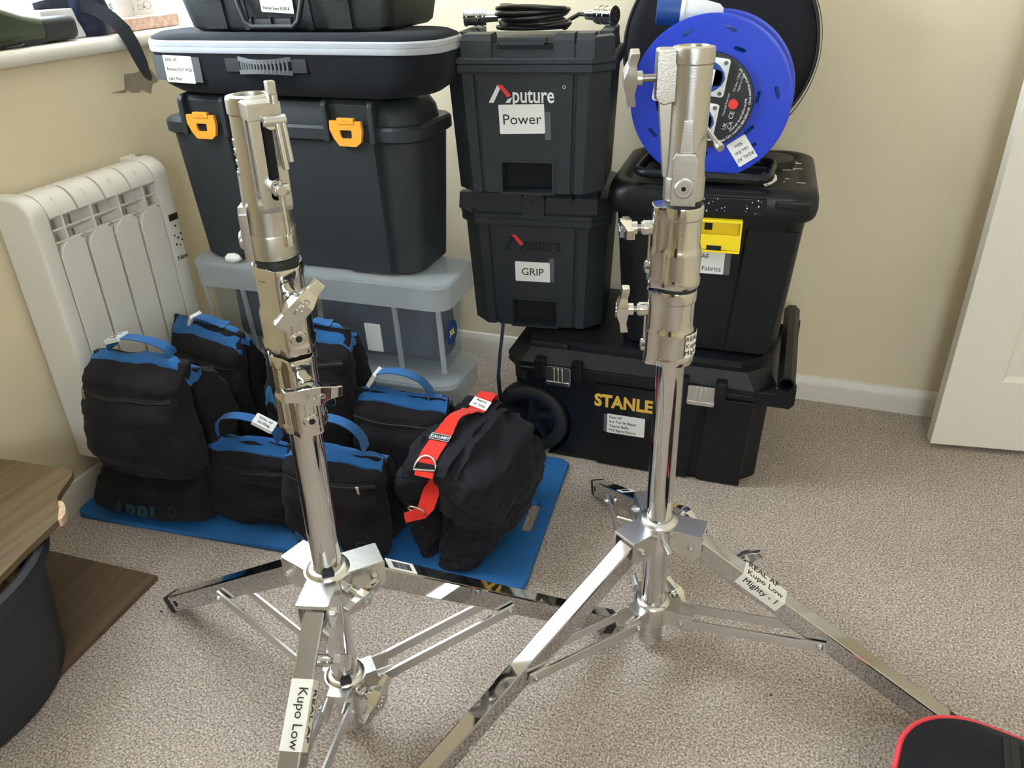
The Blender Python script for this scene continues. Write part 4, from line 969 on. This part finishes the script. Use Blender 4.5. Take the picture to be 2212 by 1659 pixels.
# round bag behind
g = thing('round_bag', 'large round black zipped bag leaning on the wall behind the blue reel', 'bag', (-.216, 1.985, .718), 0, rot=(rad(-3), 0, 0))
b = MB(); b.lathe([(.001, -.052), (.10, -.053), (.185, -.050), (.205, -.044), (.214, -.032), (.2165, -.012), (.2165, .022), (.208, .036), (.15, .040), (.001, .041)], 80, M=T(0, 0, .2172) @ YF); b.bump(.0022, 7, 11)
b.build('body', M_nylon, g, sharp=60)
b = MB()
for yy in (-.040, .030): b.tube([(.2125*cos(2*pi*i/80), yy, .2172+.2125*sin(2*pi*i/80)) for i in range(80)], .0032, 6, closed=True)
b.build('piping', M_zip, g)
b = MB(); b.ribbon([(.2195*cos(rad(a)), -.006, .2172+.2195*sin(rad(a))) for a in range(22, 75, 3)], .010, (0, 1, 0), .002); b.build('red_trim', M_redw, g, label='thin red trim')
b = MB(); b.ribbon([(.2200*cos(rad(a)), -.030+.001*a, .2172+.2200*sin(rad(a))) for a in range(-40, 75, 3)], .016, (0, 1, 0), .0015); b.build('zip', M_zip, g)
b = MB(); b.ribbon([(.135, -.056, .405), (.15, -.062, .385), (.158, -.060, .36), (.165, -.058, .345)], .012, (1, 0, .5), .003); b.build('zip_pull', M_zip, g)
# scraps of tissue
def scrap(label, loc, s, seed):
    mb = MB(); t_ = bmesh.new(); bmesh.ops.create_icosphere(t_, subdivisions=4, radius=1); bmesh.ops.scale(t_, vec=s, verts=t_.verts); mb.add(t_)
    for v in mb.bm.verts:
        n_ = noise.noise(v.co*90+Vector((seed, 0, 0))); n2 = noise.noise(v.co*40+Vector((0, seed, 3))); v.co *= 1+.55*n2+.35*abs(n_)
    lo = min(v.co.z for v in mb.bm.verts)
    for v in mb.bm.verts: v.co.z -= lo
    o = mb.build('crumpled_tissue', M_paper, sharp=25); o.location = loc; tag(o, label, 'tissue')
scrap('crumpled scrap of white tissue on the black tote lid beside the blue reel', (-.062, 1.700, .7075), (.014, .028, .010), 2)
scrap('small crumpled white tissue on the rim of the upper clear bin', (-1.262, 1.472, .4985), (.020, .012, .010), 5)
b = MB().ribbon([(-.648, 1.685, .35), (-.652, 1.682, .30), (-.66, 1.680, .24), (-.668, 1.682, .17), (-.668, 1.69, .09), (-.662, 1.70, .02)], .022, (0, 1, 0), .002)
o = b.build('webbing_strap', fabric('navy_webbing', (.012, .022, .09), 700, .5, .1)); tag(o, 'navy strap hanging between the clear bins and the black chest', 'strap')

# ------------------------------------------------------------------ foam mat and sandbags
from mathutils.bvhtree import BVHTree
mt = MB(); mt.loft([[(x, y, z) for x, y in rrect(w, .478-(.004 if z in (0, .013) else 0), .028, 6)] for w, z in ((1.090, 0), (1.094, .003), (1.094, .010), (1.090, .013))])
hole = MB(); hole.prism(stadium(.085, .014, 8), -.02, .04, M=T(.505, -.005, 0) @ rotz(pi/2)); mt.bool_cut([hole])
o = mt.build('foam_mat', M_mat); o.location = (-.971, 1.310, 0); o.rotation_euler = (0, 0, rad(4.6)); tag(o, 'blue foam mat with a hand slot, lying under the sandbags', 'mat')

def superring(cx, cy, a, b, z, n=84, e=3.2):
    out = []
    for i in range(n):
        t = 2*pi*i/n; c, s_ = cos(t), sin(t)
        out.append((cx+a*math.copysign(abs(c)**(2/e), c), cy+b*math.copysign(abs(s_)**(2/e), s_), z))
    return out
def interp(tab, t):
    for (t0, v0), (t1, v1) in zip(tab, tab[1:]):
        if t <= t1:
            k = (t-t0)/(t1-t0); k = k*k*(3-2*k); return v0+(v1-v0)*k
    return tab[-1][1]

TH = ((0, .66), (.06, .84), (.28, 1.0), (.6, .88), (.82, .58), (1, .16))
WD = ((0, .86), (.05, .95), (.3, 1.03), (.7, .985), (1, .96))
def pouch(sgn, w, d, h, seed, amp, drop=0.0, lean=0.0, th=TH, wd=WD):
    mb = MB(); rows = 44; rings = []
    for i in range(rows+1):
        t = i/rows; tt = t; D = d/2*interp(th, t); A = w/2*interp(wd, t); z = h*(1-drop)*t
        rings.append(superring(0, sgn*(D/2+.002)+lean*t*h, A, D/2+.004, z, e=3.4 if t < .8 else 4.5))
    r0 = rings[0]; cx = sum(p[0] for p in r0)/len(r0); cy = sum(p[1] for p in r0)/len(r0)
    rt = rings[-1]; ty = sum(p[1] for p in rt)/len(rt)
    pre = [[(cx+(x-cx)*k, cy+(y-cy)*k, z) for x, y, z in r0] for k in (.3, .75, .93)]
    post = [[(x*k, ty+(y-ty)*k, z+.003) for x, y, z in rt] for k in (.9, .5)]
    mb.loft(pre+rings+post); mb.bump(amp, 11, seed, (1, 1, .8)); mb.bump(amp*.62, 24, seed+3, (.6, 1, 1.4)); mb.bump(amp*.30, 62, seed+5, (.3, 1, 1.7))
    for v in mb.bm.verts: v.co.z = max(v.co.z, 0)
    return mb
def cast_y(bv, x, z, sgn=-1, off=.0014):
    hit = bv.ray_cast(Vector((x, sgn*.6, z)), Vector((0, -sgn, 0)))
    return (hit[0].y + sgn*off) if hit[0] is not None else None
def cast_z(bvs, x, y, off=.0015):
    zz = None
    for bv in bvs:
        hit = bv.ray_cast(Vector((x, y, 1.0)), Vector((0, 0, -1)))
        if hit[0] is not None: zz = hit[0].z if zz is None else max(zz, hit[0].z)
    return None if zz is None else zz+off

def sandbag(label, loc, rz, w, d, h, seed, arch=.06, flat=False, prnt=None, tagpos=None, zip_t=.80, amp=.006, lean=0.0, pull=.6, dropr=.06):
    bag = thing('sandbag', label, 'sandbag', loc, rad(rz), 'blue-strapped canvas sandbags')
    fp = pouch(-1, w, d, h, seed, amp, lean=lean); bvf = BVHTree.FromBMesh(fp.bm)
    rp = pouch(1, w*1.02, d, h, seed+9, amp, drop=dropr, lean=lean); bvr = BVHTree.FromBMesh(rp.bm)
    f = fp.build('front_pouch', M_bag, bag, sharp=80); rp.build('rear_pouch', M_bag, bag, sharp=80)
    # zipper following the cloth
    pts = []
    for i in range(25):
        x = -w*.44+w*.88*i/24; z = h*(zip_t-.025*sin(pi*i/24)+.012*noise.noise(Vector((x*18, seed, 0)))); y = cast_y(bvf, x, z, off=.0005)
        if y is not None: pts.append((x, y, z))
    zp = MB(); zp.ribbon(pts, .012, (0, .2, 1), .0022); zp.tube([(x, y-.0016, z) for x, y, z in pts], .0014, 6); zz = zp.build('zip', M_zip, f)
    p = pts[int(len(pts)*pull)]; pl = MB(); pl.box((p[0], p[1]-.004, p[2]), (.008, .005, .007), .001); pl.box((p[0]+.001, p[1]-.005, p[2]-.016), (.0065, .003, .026), .001); pl.build('zip_pull', M_bolt if seed % 2 else M_zip, zz)
    # webbing base along the ridge
    top = lambda x: (cast_z((bvf, bvr), x, lean*h) or h)
    bp = []
    for i in range(25):
        x = -w*.485+w*.97*i/24; bp.append((x, lean*h-.002, max(top(x), h*.93)+.001))
    sb = MB(); offs = (-.030, -.022, -.012, 0, .010, .018); grid = []
    for x, y, z in bp:
        zs = [cast_z((bvf, bvr), x, lean*h+o_, .0028) or 0 for o_ in offs]
        pk = max(zs); zs = [max(q_, pk-.020-abs(o_)*.5) for q_, o_ in zip(zs, offs)]; grid.append(zs)
    for _ in range(2): grid = [[(grid[max(0, i-1)][j]+2*grid[i][j]+grid[min(len(grid)-1, i+1)][j])/4+.0008 for j in range(len(offs))] for i in range(len(grid))]
    sb.loft([[(bp[i][0], lean*h+o_, grid[i][j]) for j, o_ in enumerate(offs)]+[(bp[i][0], lean*h+o_, grid[i][j]-.012) for j, o_ in reversed(list(enumerate(offs)))] for i in range(len(bp))])
    strap = sb.build('strap_base', M_bluew, bag)
    hp = []; aw = w*.30
    zc = max(top(0), h*.93)
    if flat:
        N = 24; hp = [(-w*.26+w*.52*i/N, lean*h-.004-.010*sin(pi*i/N), max(top(-w*.26+w*.52*i/N), h*.93)+.004+.010*sin(pi*i/N)**2) for i in range(N+1)]
    else:
        N = 26
        for i in range(N+1):
            a = pi*i/N; hp.append((-aw*cos(a)*(1.0+.12*sin(a)), lean*h-.004-arch*.25*sin(a), zc+.003+arch*max(0, sin(a))**.8))
    hb = MB(); hb.ribbon(hp, .026, (0, 1, .05), .0024, ws=[.030 if i < 3 or i > N-3 else .024 for i in range(N+1)]); hd = hb.build('handle', M_bluew, bag)
    if tagpos is not None:
        k = int(tagpos*N); a, b_ = Vector(hp[k-2]), Vector(hp[k+2]); c_ = (a+b_)/2; dx_ = (b_-a).normalized(); sd = Vector((0, 1, .05)); sd = (sd-dx_*sd.dot(dx_)).normalized(); up = dx_.cross(sd)
        if up.z < 0: up = -up
        lb_ = MB(); Q = frame(c_+up*.0, dx_, up.cross(dx_))
        lb_.prism(rrect(.048, .031, .002, 2), -.0046, .0046, 0, Q); lb_.text('REAL AF', .0095, Q @ T(0, .006, .0049), 1, th=.0002, sx=.9); lb_.text('Sandbag', .0095, Q @ T(0, -.006, .0049), 1, th=.0002, sx=.9)
        lb_.build('name_tag', [M_label, M_ink], hd)
    if prnt:
        px_, pz_, sz, dark = prnt; t_ = MB(); t_.text('ARRI', sz, Matrix(((1, 0, 0, px_), (0, 0, -1, 0), (0, 1, 0, pz_), (0, 0, 0, 1))), 0, th=.0002, bold=sz*.045, shear=.0, space=.92)
        t2 = MB(); t2.ring(circ(sz*.20, 24, 0, 0), circ(sz*.17, 24, 0, 0), 0, .0004, M=Matrix(((1, 0, 0, px_+sz*1.75), (0, 0, -1, 0), (0, 1, 0, pz_+sz*.22), (0, 0, 0, 1))))
        bmesh.ops.subdivide_edges(t_.bm, edges=[e_ for e_ in t_.bm.edges if e_.calc_length() > .012], cuts=3)
        bmesh.ops.subdivide_edges(t2.bm, edges=t2.bm.edges[:], cuts=1)
        for v in list(t_.bm.verts)+list(t2.bm.verts):
            base = cast_y(bvf, v.co.x, max(v.co.z, .002), off=.0026); 
            if base is not None: v.co.y = base+(v.co.y*.3)
        t2.build('printed_roundel', M_bluep if not dark else mat('faded_blue_print', (.010, .034, .055), .85), f)
        t_.build('printed_logo', M_bluep if not dark else mat('faded_blue_print', (.010, .034, .055), .85), f)
    return bag
Z0 = .0132
sandbag('sandbag leaning on the radiator, its blue handle lying flat with a tag', (-1.262, 1.350, Z0), -12, .25, .150, .380, 1, flat=True, tagpos=.16, zip_t=.80, pull=.70, prnt=(.02, .17, .045, True))
sandbag('sandbag with bold blue lettering, in the back row behind the left stand', (-.985, 1.352, Z0), 2, .226, .165, .415, 2, flat=True, prnt=(-.044, .250, .066, False), zip_t=.84)
sandbag('squat sandbag at the front left corner of the mat, crushed under another', (-1.305, 1.168, Z0), 6, .29, .25, .145, 4, flat=True, prnt=(-.02, .040, .055, True), amp=.008, dropr=0)
sandbag('tall sandbag stacked on the squat one, blue handle standing up', (-1.262, 1.140, .158), 2, .252, .25, .255, 3, arch=.036, tagpos=.30, zip_t=.76, pull=.06, dropr=.10)
sandbag('sandbag in the front row with a tagged arched handle, left of the left stand', (-1.068, 1.186, Z0), 4, .245, .15, .190, 6, arch=.062, tagpos=.74, zip_t=.76, pull=.08, amp=.007)
sandbag('sandbag in the front row directly behind the left stand tube', (-.828, 1.158, Z0), 4, .228, .165, .232, 7, arch=.080, tagpos=.36, prnt=(-.035, .042, .062, False), zip_t=.80, pull=.80)
sandbag('sandbag behind the left stand and beside the red-strapped one, triangular handle', (-.768, 1.350, Z0), 3, .232, .165, .275, 5, arch=.070, tagpos=.20, zip_t=.82, pull=.04)

# big saddle bag with the red strap
sx_, sy_ = -.606, 1.285
W_, D_, H_ = .315, .275, .236
hb = thing('sandbag', 'big black saddle sandbag with a red strap, at the right of the mat', 'sandbag', (sx_, sy_, Z0), rad(87))
TH2 = ((0, .45), (.08, .70), (.30, 1.0), (.62, 1.04), (.86, .84), (1, .40)); WD2 = ((0, 1.0), (.06, .98), (.3, .95), (.7, 1.0), (1, .93))
fp = pouch(-1, W_, D_*1.02, H_, 21, .017, th=TH2, wd=WD2); bvf = BVHTree.FromBMesh(fp.bm); f = fp.build('right_pouch', M_nylon, hb, sharp=80)
rp = pouch(1, W_*.92, D_*.72, H_, 33, .014, th=TH2, wd=WD2); bvr = BVHTree.FromBMesh(rp.bm); g2 = rp.build('left_pouch', M_nylon, hb, sharp=80)
for par, sg, bv in ((f, -1, bvf), (g2, 1, bvr)):
    pts = []
    for i in range(25):
        x = -W_*.46+W_*.92*i/24; y = sg*(.052+.004*noise.noise(Vector((x*20, sg, 0)))); z = cast_z((bv,), x, y, .0012)
        if z: pts.append((x, y, z))
    MB().ribbon(pts, .020, (0, 1, 0), .0022).build('seam_binding', M_nylon, par)
# top panel and strap
tp = MB(); pts = []
for i in range(25):
    x = -W_*.47+W_*.94*i/24; z = max((cast_z((bvf, bvr), x, q_, .0) or 0) for q_ in (-.03, -.015, 0, .015, .03)); pts.append((x, 0, z+.003))
zt_ = max(p_[2] for p_ in pts); pts = [(x, y, max(z, zt_*.90)) for x, y, z in pts]
tp.ribbon(pts, .085, (0, 1, 0), .003); tp.build('top_panel', M_nylon, hb)
N = 36; sp = []; ws = []
for i in range(N+1):
    k = i/N; x = -W_*.475+W_*.95*k; j = min(24, int(k*24)); z = pts[j][2]+.0045+.016*sin(pi*min(1, max(0, (k-.22)/.62)))**2+(.012*max(0, k-.8)/.2)
    sp.append((x, .003+.010*sin(k*5), z)); ws.append(.040 if k < .36 or k > .72 else .040-.013*sin(pi*(k-.36)/.36))
rs = MB(); rs.ribbon([(sp[0][0]-.006, sp[0][1], sp[0][2]-.007)]+sp+[(sp[-1][0]+.006, sp[-1][1], sp[-1][2]-.014)], .040, (0, 1, 0), .0026, ws=[.040]+ws+[.040]); strap = rs.build('red_strap', M_redw, hb, label='red webbing handle strap')
def on_strap(k, off=.002):
    i = int(k*N); a, b_ = Vector(sp[max(0, i-1)]), Vector(sp[min(N, i+1)]); d_ = (b_-a).normalized(); s_ = Vector((0, 1, 0)); s_ = (s_-d_*s_.dot(d_)).normalized(); n_ = d_.cross(s_)
    if n_.z < 0: n_ = -n_
    return Vector(sp[i])+n_*off, d_, s_, n_
c_, d_, s_, n_ = on_strap(.33); Q = frame(c_, -s_, d_); q = MB(); q.prism(rrect(.046, .019, .001, 2), 0, .0012, 0, Q); q.ring(rrect(.044, .017, .001, 2), rrect(.042, .015, .001, 2), .0012, .0016, 1, Q)
q.text('CALUMET', .0105, Q @ T(0, 0, .0014), 1, th=.0003, bold=.0002, sx=.9); q.build('maker_patch', [M_ink, M_wht], strap)
c_, d_, s_, n_ = on_strap(.86); Q = frame(c_, -s_, d_) @ rotz(rad(-6)); q = MB(); q.prism(rrect(.045, .026, .001, 2), 0, .001, 0, Q)
q.text('REAL AF', .0085, Q @ T(.0, -.005, .0013) @ rotz(pi), 1, th=.0002); q.text('Sandbag', .0085, Q @ T(.0, .006, .0013) @ rotz(pi), 1, th=.0002); q.build('name_tag', [M_label, M_ink], strap)
c_, d_, s_, n_ = on_strap(.05, .0065); Q = frame(c_, -s_, d_); q = MB(); pr_ = [(.023*cos(rad(a)), .001+.026*sin(rad(a)), 0) for a in range(-6, 187, 12)]
q.tube(pr_, .0025, 8, closed=True, M=Q); q.build('d_ring', M_bolt, strap)
q = MB(); q.ribbon([(-W_*.34, .002, .190), (-W_*.43, .002, .170), (-W_*.485, .004, .150), (-W_*.515, .012, .138), (-W_*.535, .030, .130), (-W_*.545, .046, .122)], .036, [Vector((0, 1, .1)), Vector((0, 1, .1)), Vector((0, 1, .2)), Vector((.3, .8, .6)), Vector((.6, .2, .9)), Vector((.6, .1, .9))], .0026, ws=[.036, .036, .034, .028, .022, .020]); lo = q.build('lower_strap', M_redw, hb, label='red webbing end loop')
q = MB(); q.tube([(-W_*.53-.006*sin(a), .020+.019*cos(a), .146+.012*sin(a)) for a in [2*pi*i/24 for i in range(24)]], .0022, 8, closed=True); q.build('d_ring', M_bolt, lo)

# ------------------------------------------------------------------ tub, boards and the bag in the near corner
tb = thing('tub', 'charcoal plastic tub at the left edge, with a board laid over it', 'tub', (-1.300, .545, 0)); tb.scale = (.93, 1.02, 1)
b = MB(); b.lathe([(.001, 0), (.190, 0), (.198, .006), (.224, .245), (.228, .252), (.240, .250), (.2435, .262), (.241, .276), (.232, .2815), (.222, .277), (.218, .262), (.190, .012), (.001, .011)], 80); b.build('body', M_tub, tb)
def lump(label, loc, s, m, seed):
    mb = MB(); t_ = bmesh.new(); bmesh.ops.create_icosphere(t_, subdivisions=3, radius=1); bmesh.ops.scale(t_, vec=s, verts=t_.verts); mb.add(t_); mb.bump(.006, 30, seed)
    o = mb.build('crumpled_wrapper', m, sharp=60); o.location = loc; tag(o, label, 'wrapper', 'crumpled wrappers in the tub')
M_wrap = mat('amber_wrapper', (.42, .27, .09), .35, bump=.6, bscale=60, var=.4, vscale=40)
for k, (x, y, z, lab) in enumerate(((-1.190, .668, .214, 'amber crumpled wrapper in the tub, nearest the board edge'), (-1.180, .625, .218, 'amber crumpled wrapper in the tub, just below the first'), (-1.195, .640, .178, 'amber crumpled wrapper lowest in the tub'))): lump(lab, (x, y, z), (.024, .022, .020), M_wrap, k)
fill = MB(); fill.lathe([(.001, .13), (.150, .14), (.202, .135), (.196, .02), (.001, .02)], 48); fill.bump(.006, 12, 4); o = fill.build('rubbish_layer', mat('dark_rubbish', (.05, .04, .03), .9, bump=1, bscale=50, var=.5, vscale=30), tb, sharp=70)
# broken board over the tub
bp = [(-1.500, .846), (-1.372, .866), (-1.236, .876), (-1.222, .862), (-1.214, .846), (-1.204, .822), (-1.192, .800), (-1.180, .788), (-1.163, .775), (-1.146, .757), (-1.136, .748), (-1.124, .672), (-1.106, .593), (-1.089, .500), (-1.081, .430), (-1.500, .400)]
br = MB(); br.prism(bp, 0, .0125, 0, bev=.0004)
bo_ = br.build('loose_board', [M_wood], None); bo_.location = (0, 0, .2825); tag(bo_, 'brown wood board with a broken corner lying across the tub', 'board')
ch = MB(); cp = [(-1.216, .850), (-1.205, .822), (-1.192, .799), (-1.180, .787), (-1.163, .774), (-1.146, .756), (-1.135, .747), (-1.130, .752), (-1.150, .775), (-1.166, .790), (-1.176, .806), (-1.190, .826), (-1.206, .852)]
cpx = [(-1.181, .790), (-1.163, .7755), (-1.146, .7575), (-1.136, .7485), (-1.1335, .7525), (-1.139, .7655), (-1.1525, .7800), (-1.168, .7905), (-1.178, .7935)]
ch.prism(cpx, -.002, .0122); ch.bump(.0012, 90, 3); ch.build('broken_edge', M_chip, bo_, label='torn pale chipboard edge')
# plank on the carpet
pk = MB(); pk.box((0, 0, .006), (.46, .62, .012), .0008); o = pk.build('floor_board', M_wood2); o.location = (-1.388, .596, 0); o.rotation_euler = (0, 0, rad(2)); 
o.location = (-1.375, .600, 0); tag(o, 'dark brown board lying flat on the carpet beside the tub', 'board')

# black bag with red piping, bottom right
rb = thing('holdall', 'black zipped bag with red piping in the bottom right corner', 'bag', (.456, .776, 0), rad(-12))
b = MB(); r9 = rr(.10, 10)
b.stack(r9, [(.40, .31, 0), (.425, .335, .006), (.44, .352, .05), (.436, .348, .100)]); b.bump(.003, 8, 5); b.build('sides', M_nylon, rb, sharp=70)
b = MB(); b.stack(r9, [(.436, .348, .098), (.425, .338, .112), (.37, .285, .124), (.26, .18, .130), (.03, .02, .132)]); b.bump(.002, 8, 9); bvt = BVHTree.FromBMesh(b.bm); b.build('top_panel', M_nylon, rb, sharp=70)
b = MB(); b.tube([(x, y, .104) for x, y in rrect(.438, .350, .102, 12)], .0042, 8, closed=True); b.build('piping', mat('red_piping', (.78, .05, .07), .5), rb, label='red piping')
pts = [(-.085+.02*k/20, .150-.30*k/20, (cast_z((bvt,), -.085+.02*k/20, .150-.30*k/20) or .12)) for k in range(21)]
b = MB(); b.ribbon(pts, .020, (1, 0, 0), .002); b.tube([(x, y, z+.001) for x, y, z in pts], .0022, 6); b.build('zip', M_zip, rb)
b = MB(); b.ribbon([(x+.035, y, (cast_z((bvt,), x+.035, y) or .12)) for x, y, z in pts], .004, (1, 0, 0), .001); b.build('seam', M_zip, rb)

# ------------------------------------------------------------------ things on the window sill
SZ = .9985
v = thing('cordless_tool', 'olive and black cordless tool at the left end of the sill', 'tool', (-1.545, 1.345, SZ), 0)
b = MB(); b.loft([[(x, y, z) for x, z in rrect(.070*s_, .050*s_, .014, 4, 0, .026)] for y, s_ in ((-.004, .80), (0, .90), (.008, .94), (.078, .94), (.088, .86))]); b.build('battery', mat('black_matt_rubber', (.018, .019, .021), .55), v)
b = MB(); b.loft([[(x, y, z) for x, z in rrect(w_, h_, .018, 4, 0, cz)] for y, w_, h_, cz in ((.002, .064, .050, .028), (-.04, .068, .058, .033), (-.10, .078, .078, .042), (-.19, .082, .084, .045), (-.27, .070, .07, .04))]); b.build('body', mat('olive_plastic', (.040, .055, .022), .35), v)
b = MB(); b.loft([[(x, y, z) for x, z in rrect(w_, h_, .006, 3, 0, cz)] for y, w_, h_, cz in ((.002, .060, .014, .008), (-.10, .066, .018, .010), (-.27, .06, .016, .009))]); b.build('base', M_rubber, v)
bx = MB().box((0, 0, .030), (.055, .12, .060), .003).build('cardboard_carton', mat('white_card', (.80, .80, .80), .7)); bx.location = (-1.578, 1.440, SZ); tag(bx, 'white carton on the sill behind the olive tool', 'box')
b = MB(); t_ = bmesh.new(); bmesh.ops.create_icosphere(t_, subdivisions=5, radius=1); bmesh.ops.scale(t_, vec=(.042, .056, .078), verts=t_.verts); b.add(t_); b.bump(.014, 17, 2)
for q_ in b.bm.verts: q_.co.z = max(q_.co.z, -.052)
navy = fabric('navy_canvas', (.022, .028, .055), 900, .4, .2)
bg = b.build('cloth_bag', navy, sharp=80); bg.location = (-1.572, 1.520, SZ+.052); tag(bg, 'crumpled navy cloth bag on the sill behind the hanging strap', 'bag')
sp_ = [(-1.592, 1.405, 1.063), (-1.572, 1.44, 1.069), (-1.548, 1.475, 1.068), (-1.522, 1.500, 1.056), (-1.500, 1.520, 1.034), (-1.484, 1.532, 1.008), (-1.476, 1.538, .980), (-1.475, 1.546, .955), (-1.478, 1.558, .930), (-1.486, 1.572, .910), (-1.492, 1.588, .897)]
b = MB(); b.ribbon(sp_, .036, [Vector((.55, .3, .8)), Vector((.6, .3, .7)), Vector((.5, .6, .3)), Vector((.3, .9, .2)), Vector((.2, 1, .2)), Vector((.15, 1, .3)), Vector((.1, 1, .3)), Vector((.1, 1, .35)), Vector((.1, 1, .5)), Vector((.1, .9, .8)), Vector((.1, .8, .9))], .003, ws=[.020, .026, .030, .034, .036, .036, .036, .034, .030, .022, .012])
o = b.build('fabric_strap', fabric('dark_strap_webbing', (.022, .026, .034), 600, .6, .15)); tag(o, 'dark fabric strap hanging over the edge of the window sill', 'strap')
bx = thing('white_carton', 'small white carton with black letters on the sill beside the line-drawn card', 'box', (-1.612, 1.655, SZ), rad(6))
MB().box((0, 0, .055), (.055, .060, .110), .004).build('body', mat('glossy_white_card', (.82, .83, .84), .35), bx); MB().text('AS', .020, frame((.004, -.0306, .052), (1, 0, 0), (0, 0, 1)), 0, th=.0002, bold=.0008).build('printed_letters', M_ink, bx)
cd = thing('line_drawn_card', 'cream card with outline drawings of bottles, standing on the sill', 'card', (-1.588, 1.690, SZ+.0285), rad(38))
MB().box((0, 0, .052), (.085, .004, .104), .0008).build('body', M_cream, cd)
b = MB(); Q = F(0, -.0022, .052)
for (x, y, w_, h_) in ((-.026, .030, .026, .014), (-.028, .010, .016, .014), (.012, .032, .024, .012), (.012, .012, .014, .010), (-.026, -.034, .014, .012), (.014, -.034, .012, .010), (-.004, .032, .007, .020), (-.010, -.014, .007, .018)):
    b.ring(rrect(w_, h_, .001, 1, x, y), rrect(w_-.0016, h_-.0016, .0008, 1, x, y), 0, .0003, M=Q); b.box((x+w_/2+.003, y, .0001), (.005, .003, .0003), M=Q)
for (x, y, r_) in ((-.012, .012, .007), (-.010, -.036, .0085), (.030, -.030, .009), (.030, .014, .006), (-.028, -.012, .007), (.012, -.012, .007)): b.ring(circ(r_, 24, x, y), circ(r_-.0008, 24, x, y), 0, .0003, M=Q)
b.build('outline_drawing', mat('grey_ink', (.22, .21, .18), .7), cd)
b = MB(); b.box((0, 0, .014), (.075, .210, .028), .003); bmesh.ops.subdivide_edges(b.bm, edges=[e_ for e_ in b.bm.edges if e_.calc_length() > .02], cuts=14, use_grid_fill=True); b.bump(.0022, 60, 6)
for q_ in b.bm.verts: q_.co.z = max(0, q_.co.z)
o = b.build('brick_slip', mat('pink_brick', (.60, .40, .32), .9, bump=1, bscale=90, var=.35, vscale=55), sharp=30); o.location = (-1.575, 1.600, SZ); 
o.location = (-1.572, 1.672, SZ); tag(o, 'rough pink brick piece lying on the sill under the line-drawn card', 'brick')
b = MB(); b.tube([(-1.512+.012*cos(a), 1.262+.022*sin(a), SZ+.0035+.004*max(0, sin(a))) for a in [2*pi*i/28 for i in range(28)]], .0022, 6, closed=True); b.tube([(-1.520, 1.24, SZ+.003), (-1.528, 1.20, SZ+.003), (-1.535, 1.15, SZ+.003)], .0022, 6)
o = b.build('thin_cable', M_cord_k, sharp=180); tag(o, 'loop of thin black cable at the left end of the sill', 'cable')
# bits on the carpet
random.seed(11)
b = MB()
for (x, y) in ((-1.085, .845), (-.93, .90), (-1.18, .66), (-.02, .66), (.08, 1.02), (.14, .80), (-.32, .72), (-.42, 1.30)):
    t_ = bmesh.new(); bmesh.ops.create_icosphere(t_, subdivisions=2, radius=.003); bmesh.ops.scale(t_, vec=(random.uniform(.6, 1.6), random.uniform(.5, 1), .5), verts=t_.verts); b.add(t_, T(x, y, .001), 0 if random.random() < .3 else 1)
o = b.build('carpet_lint', [M_paper, M_ink]); o['kind'] = 'stuff'; tag(o, 'scattered specks of lint and dirt on the carpet', 'lint')
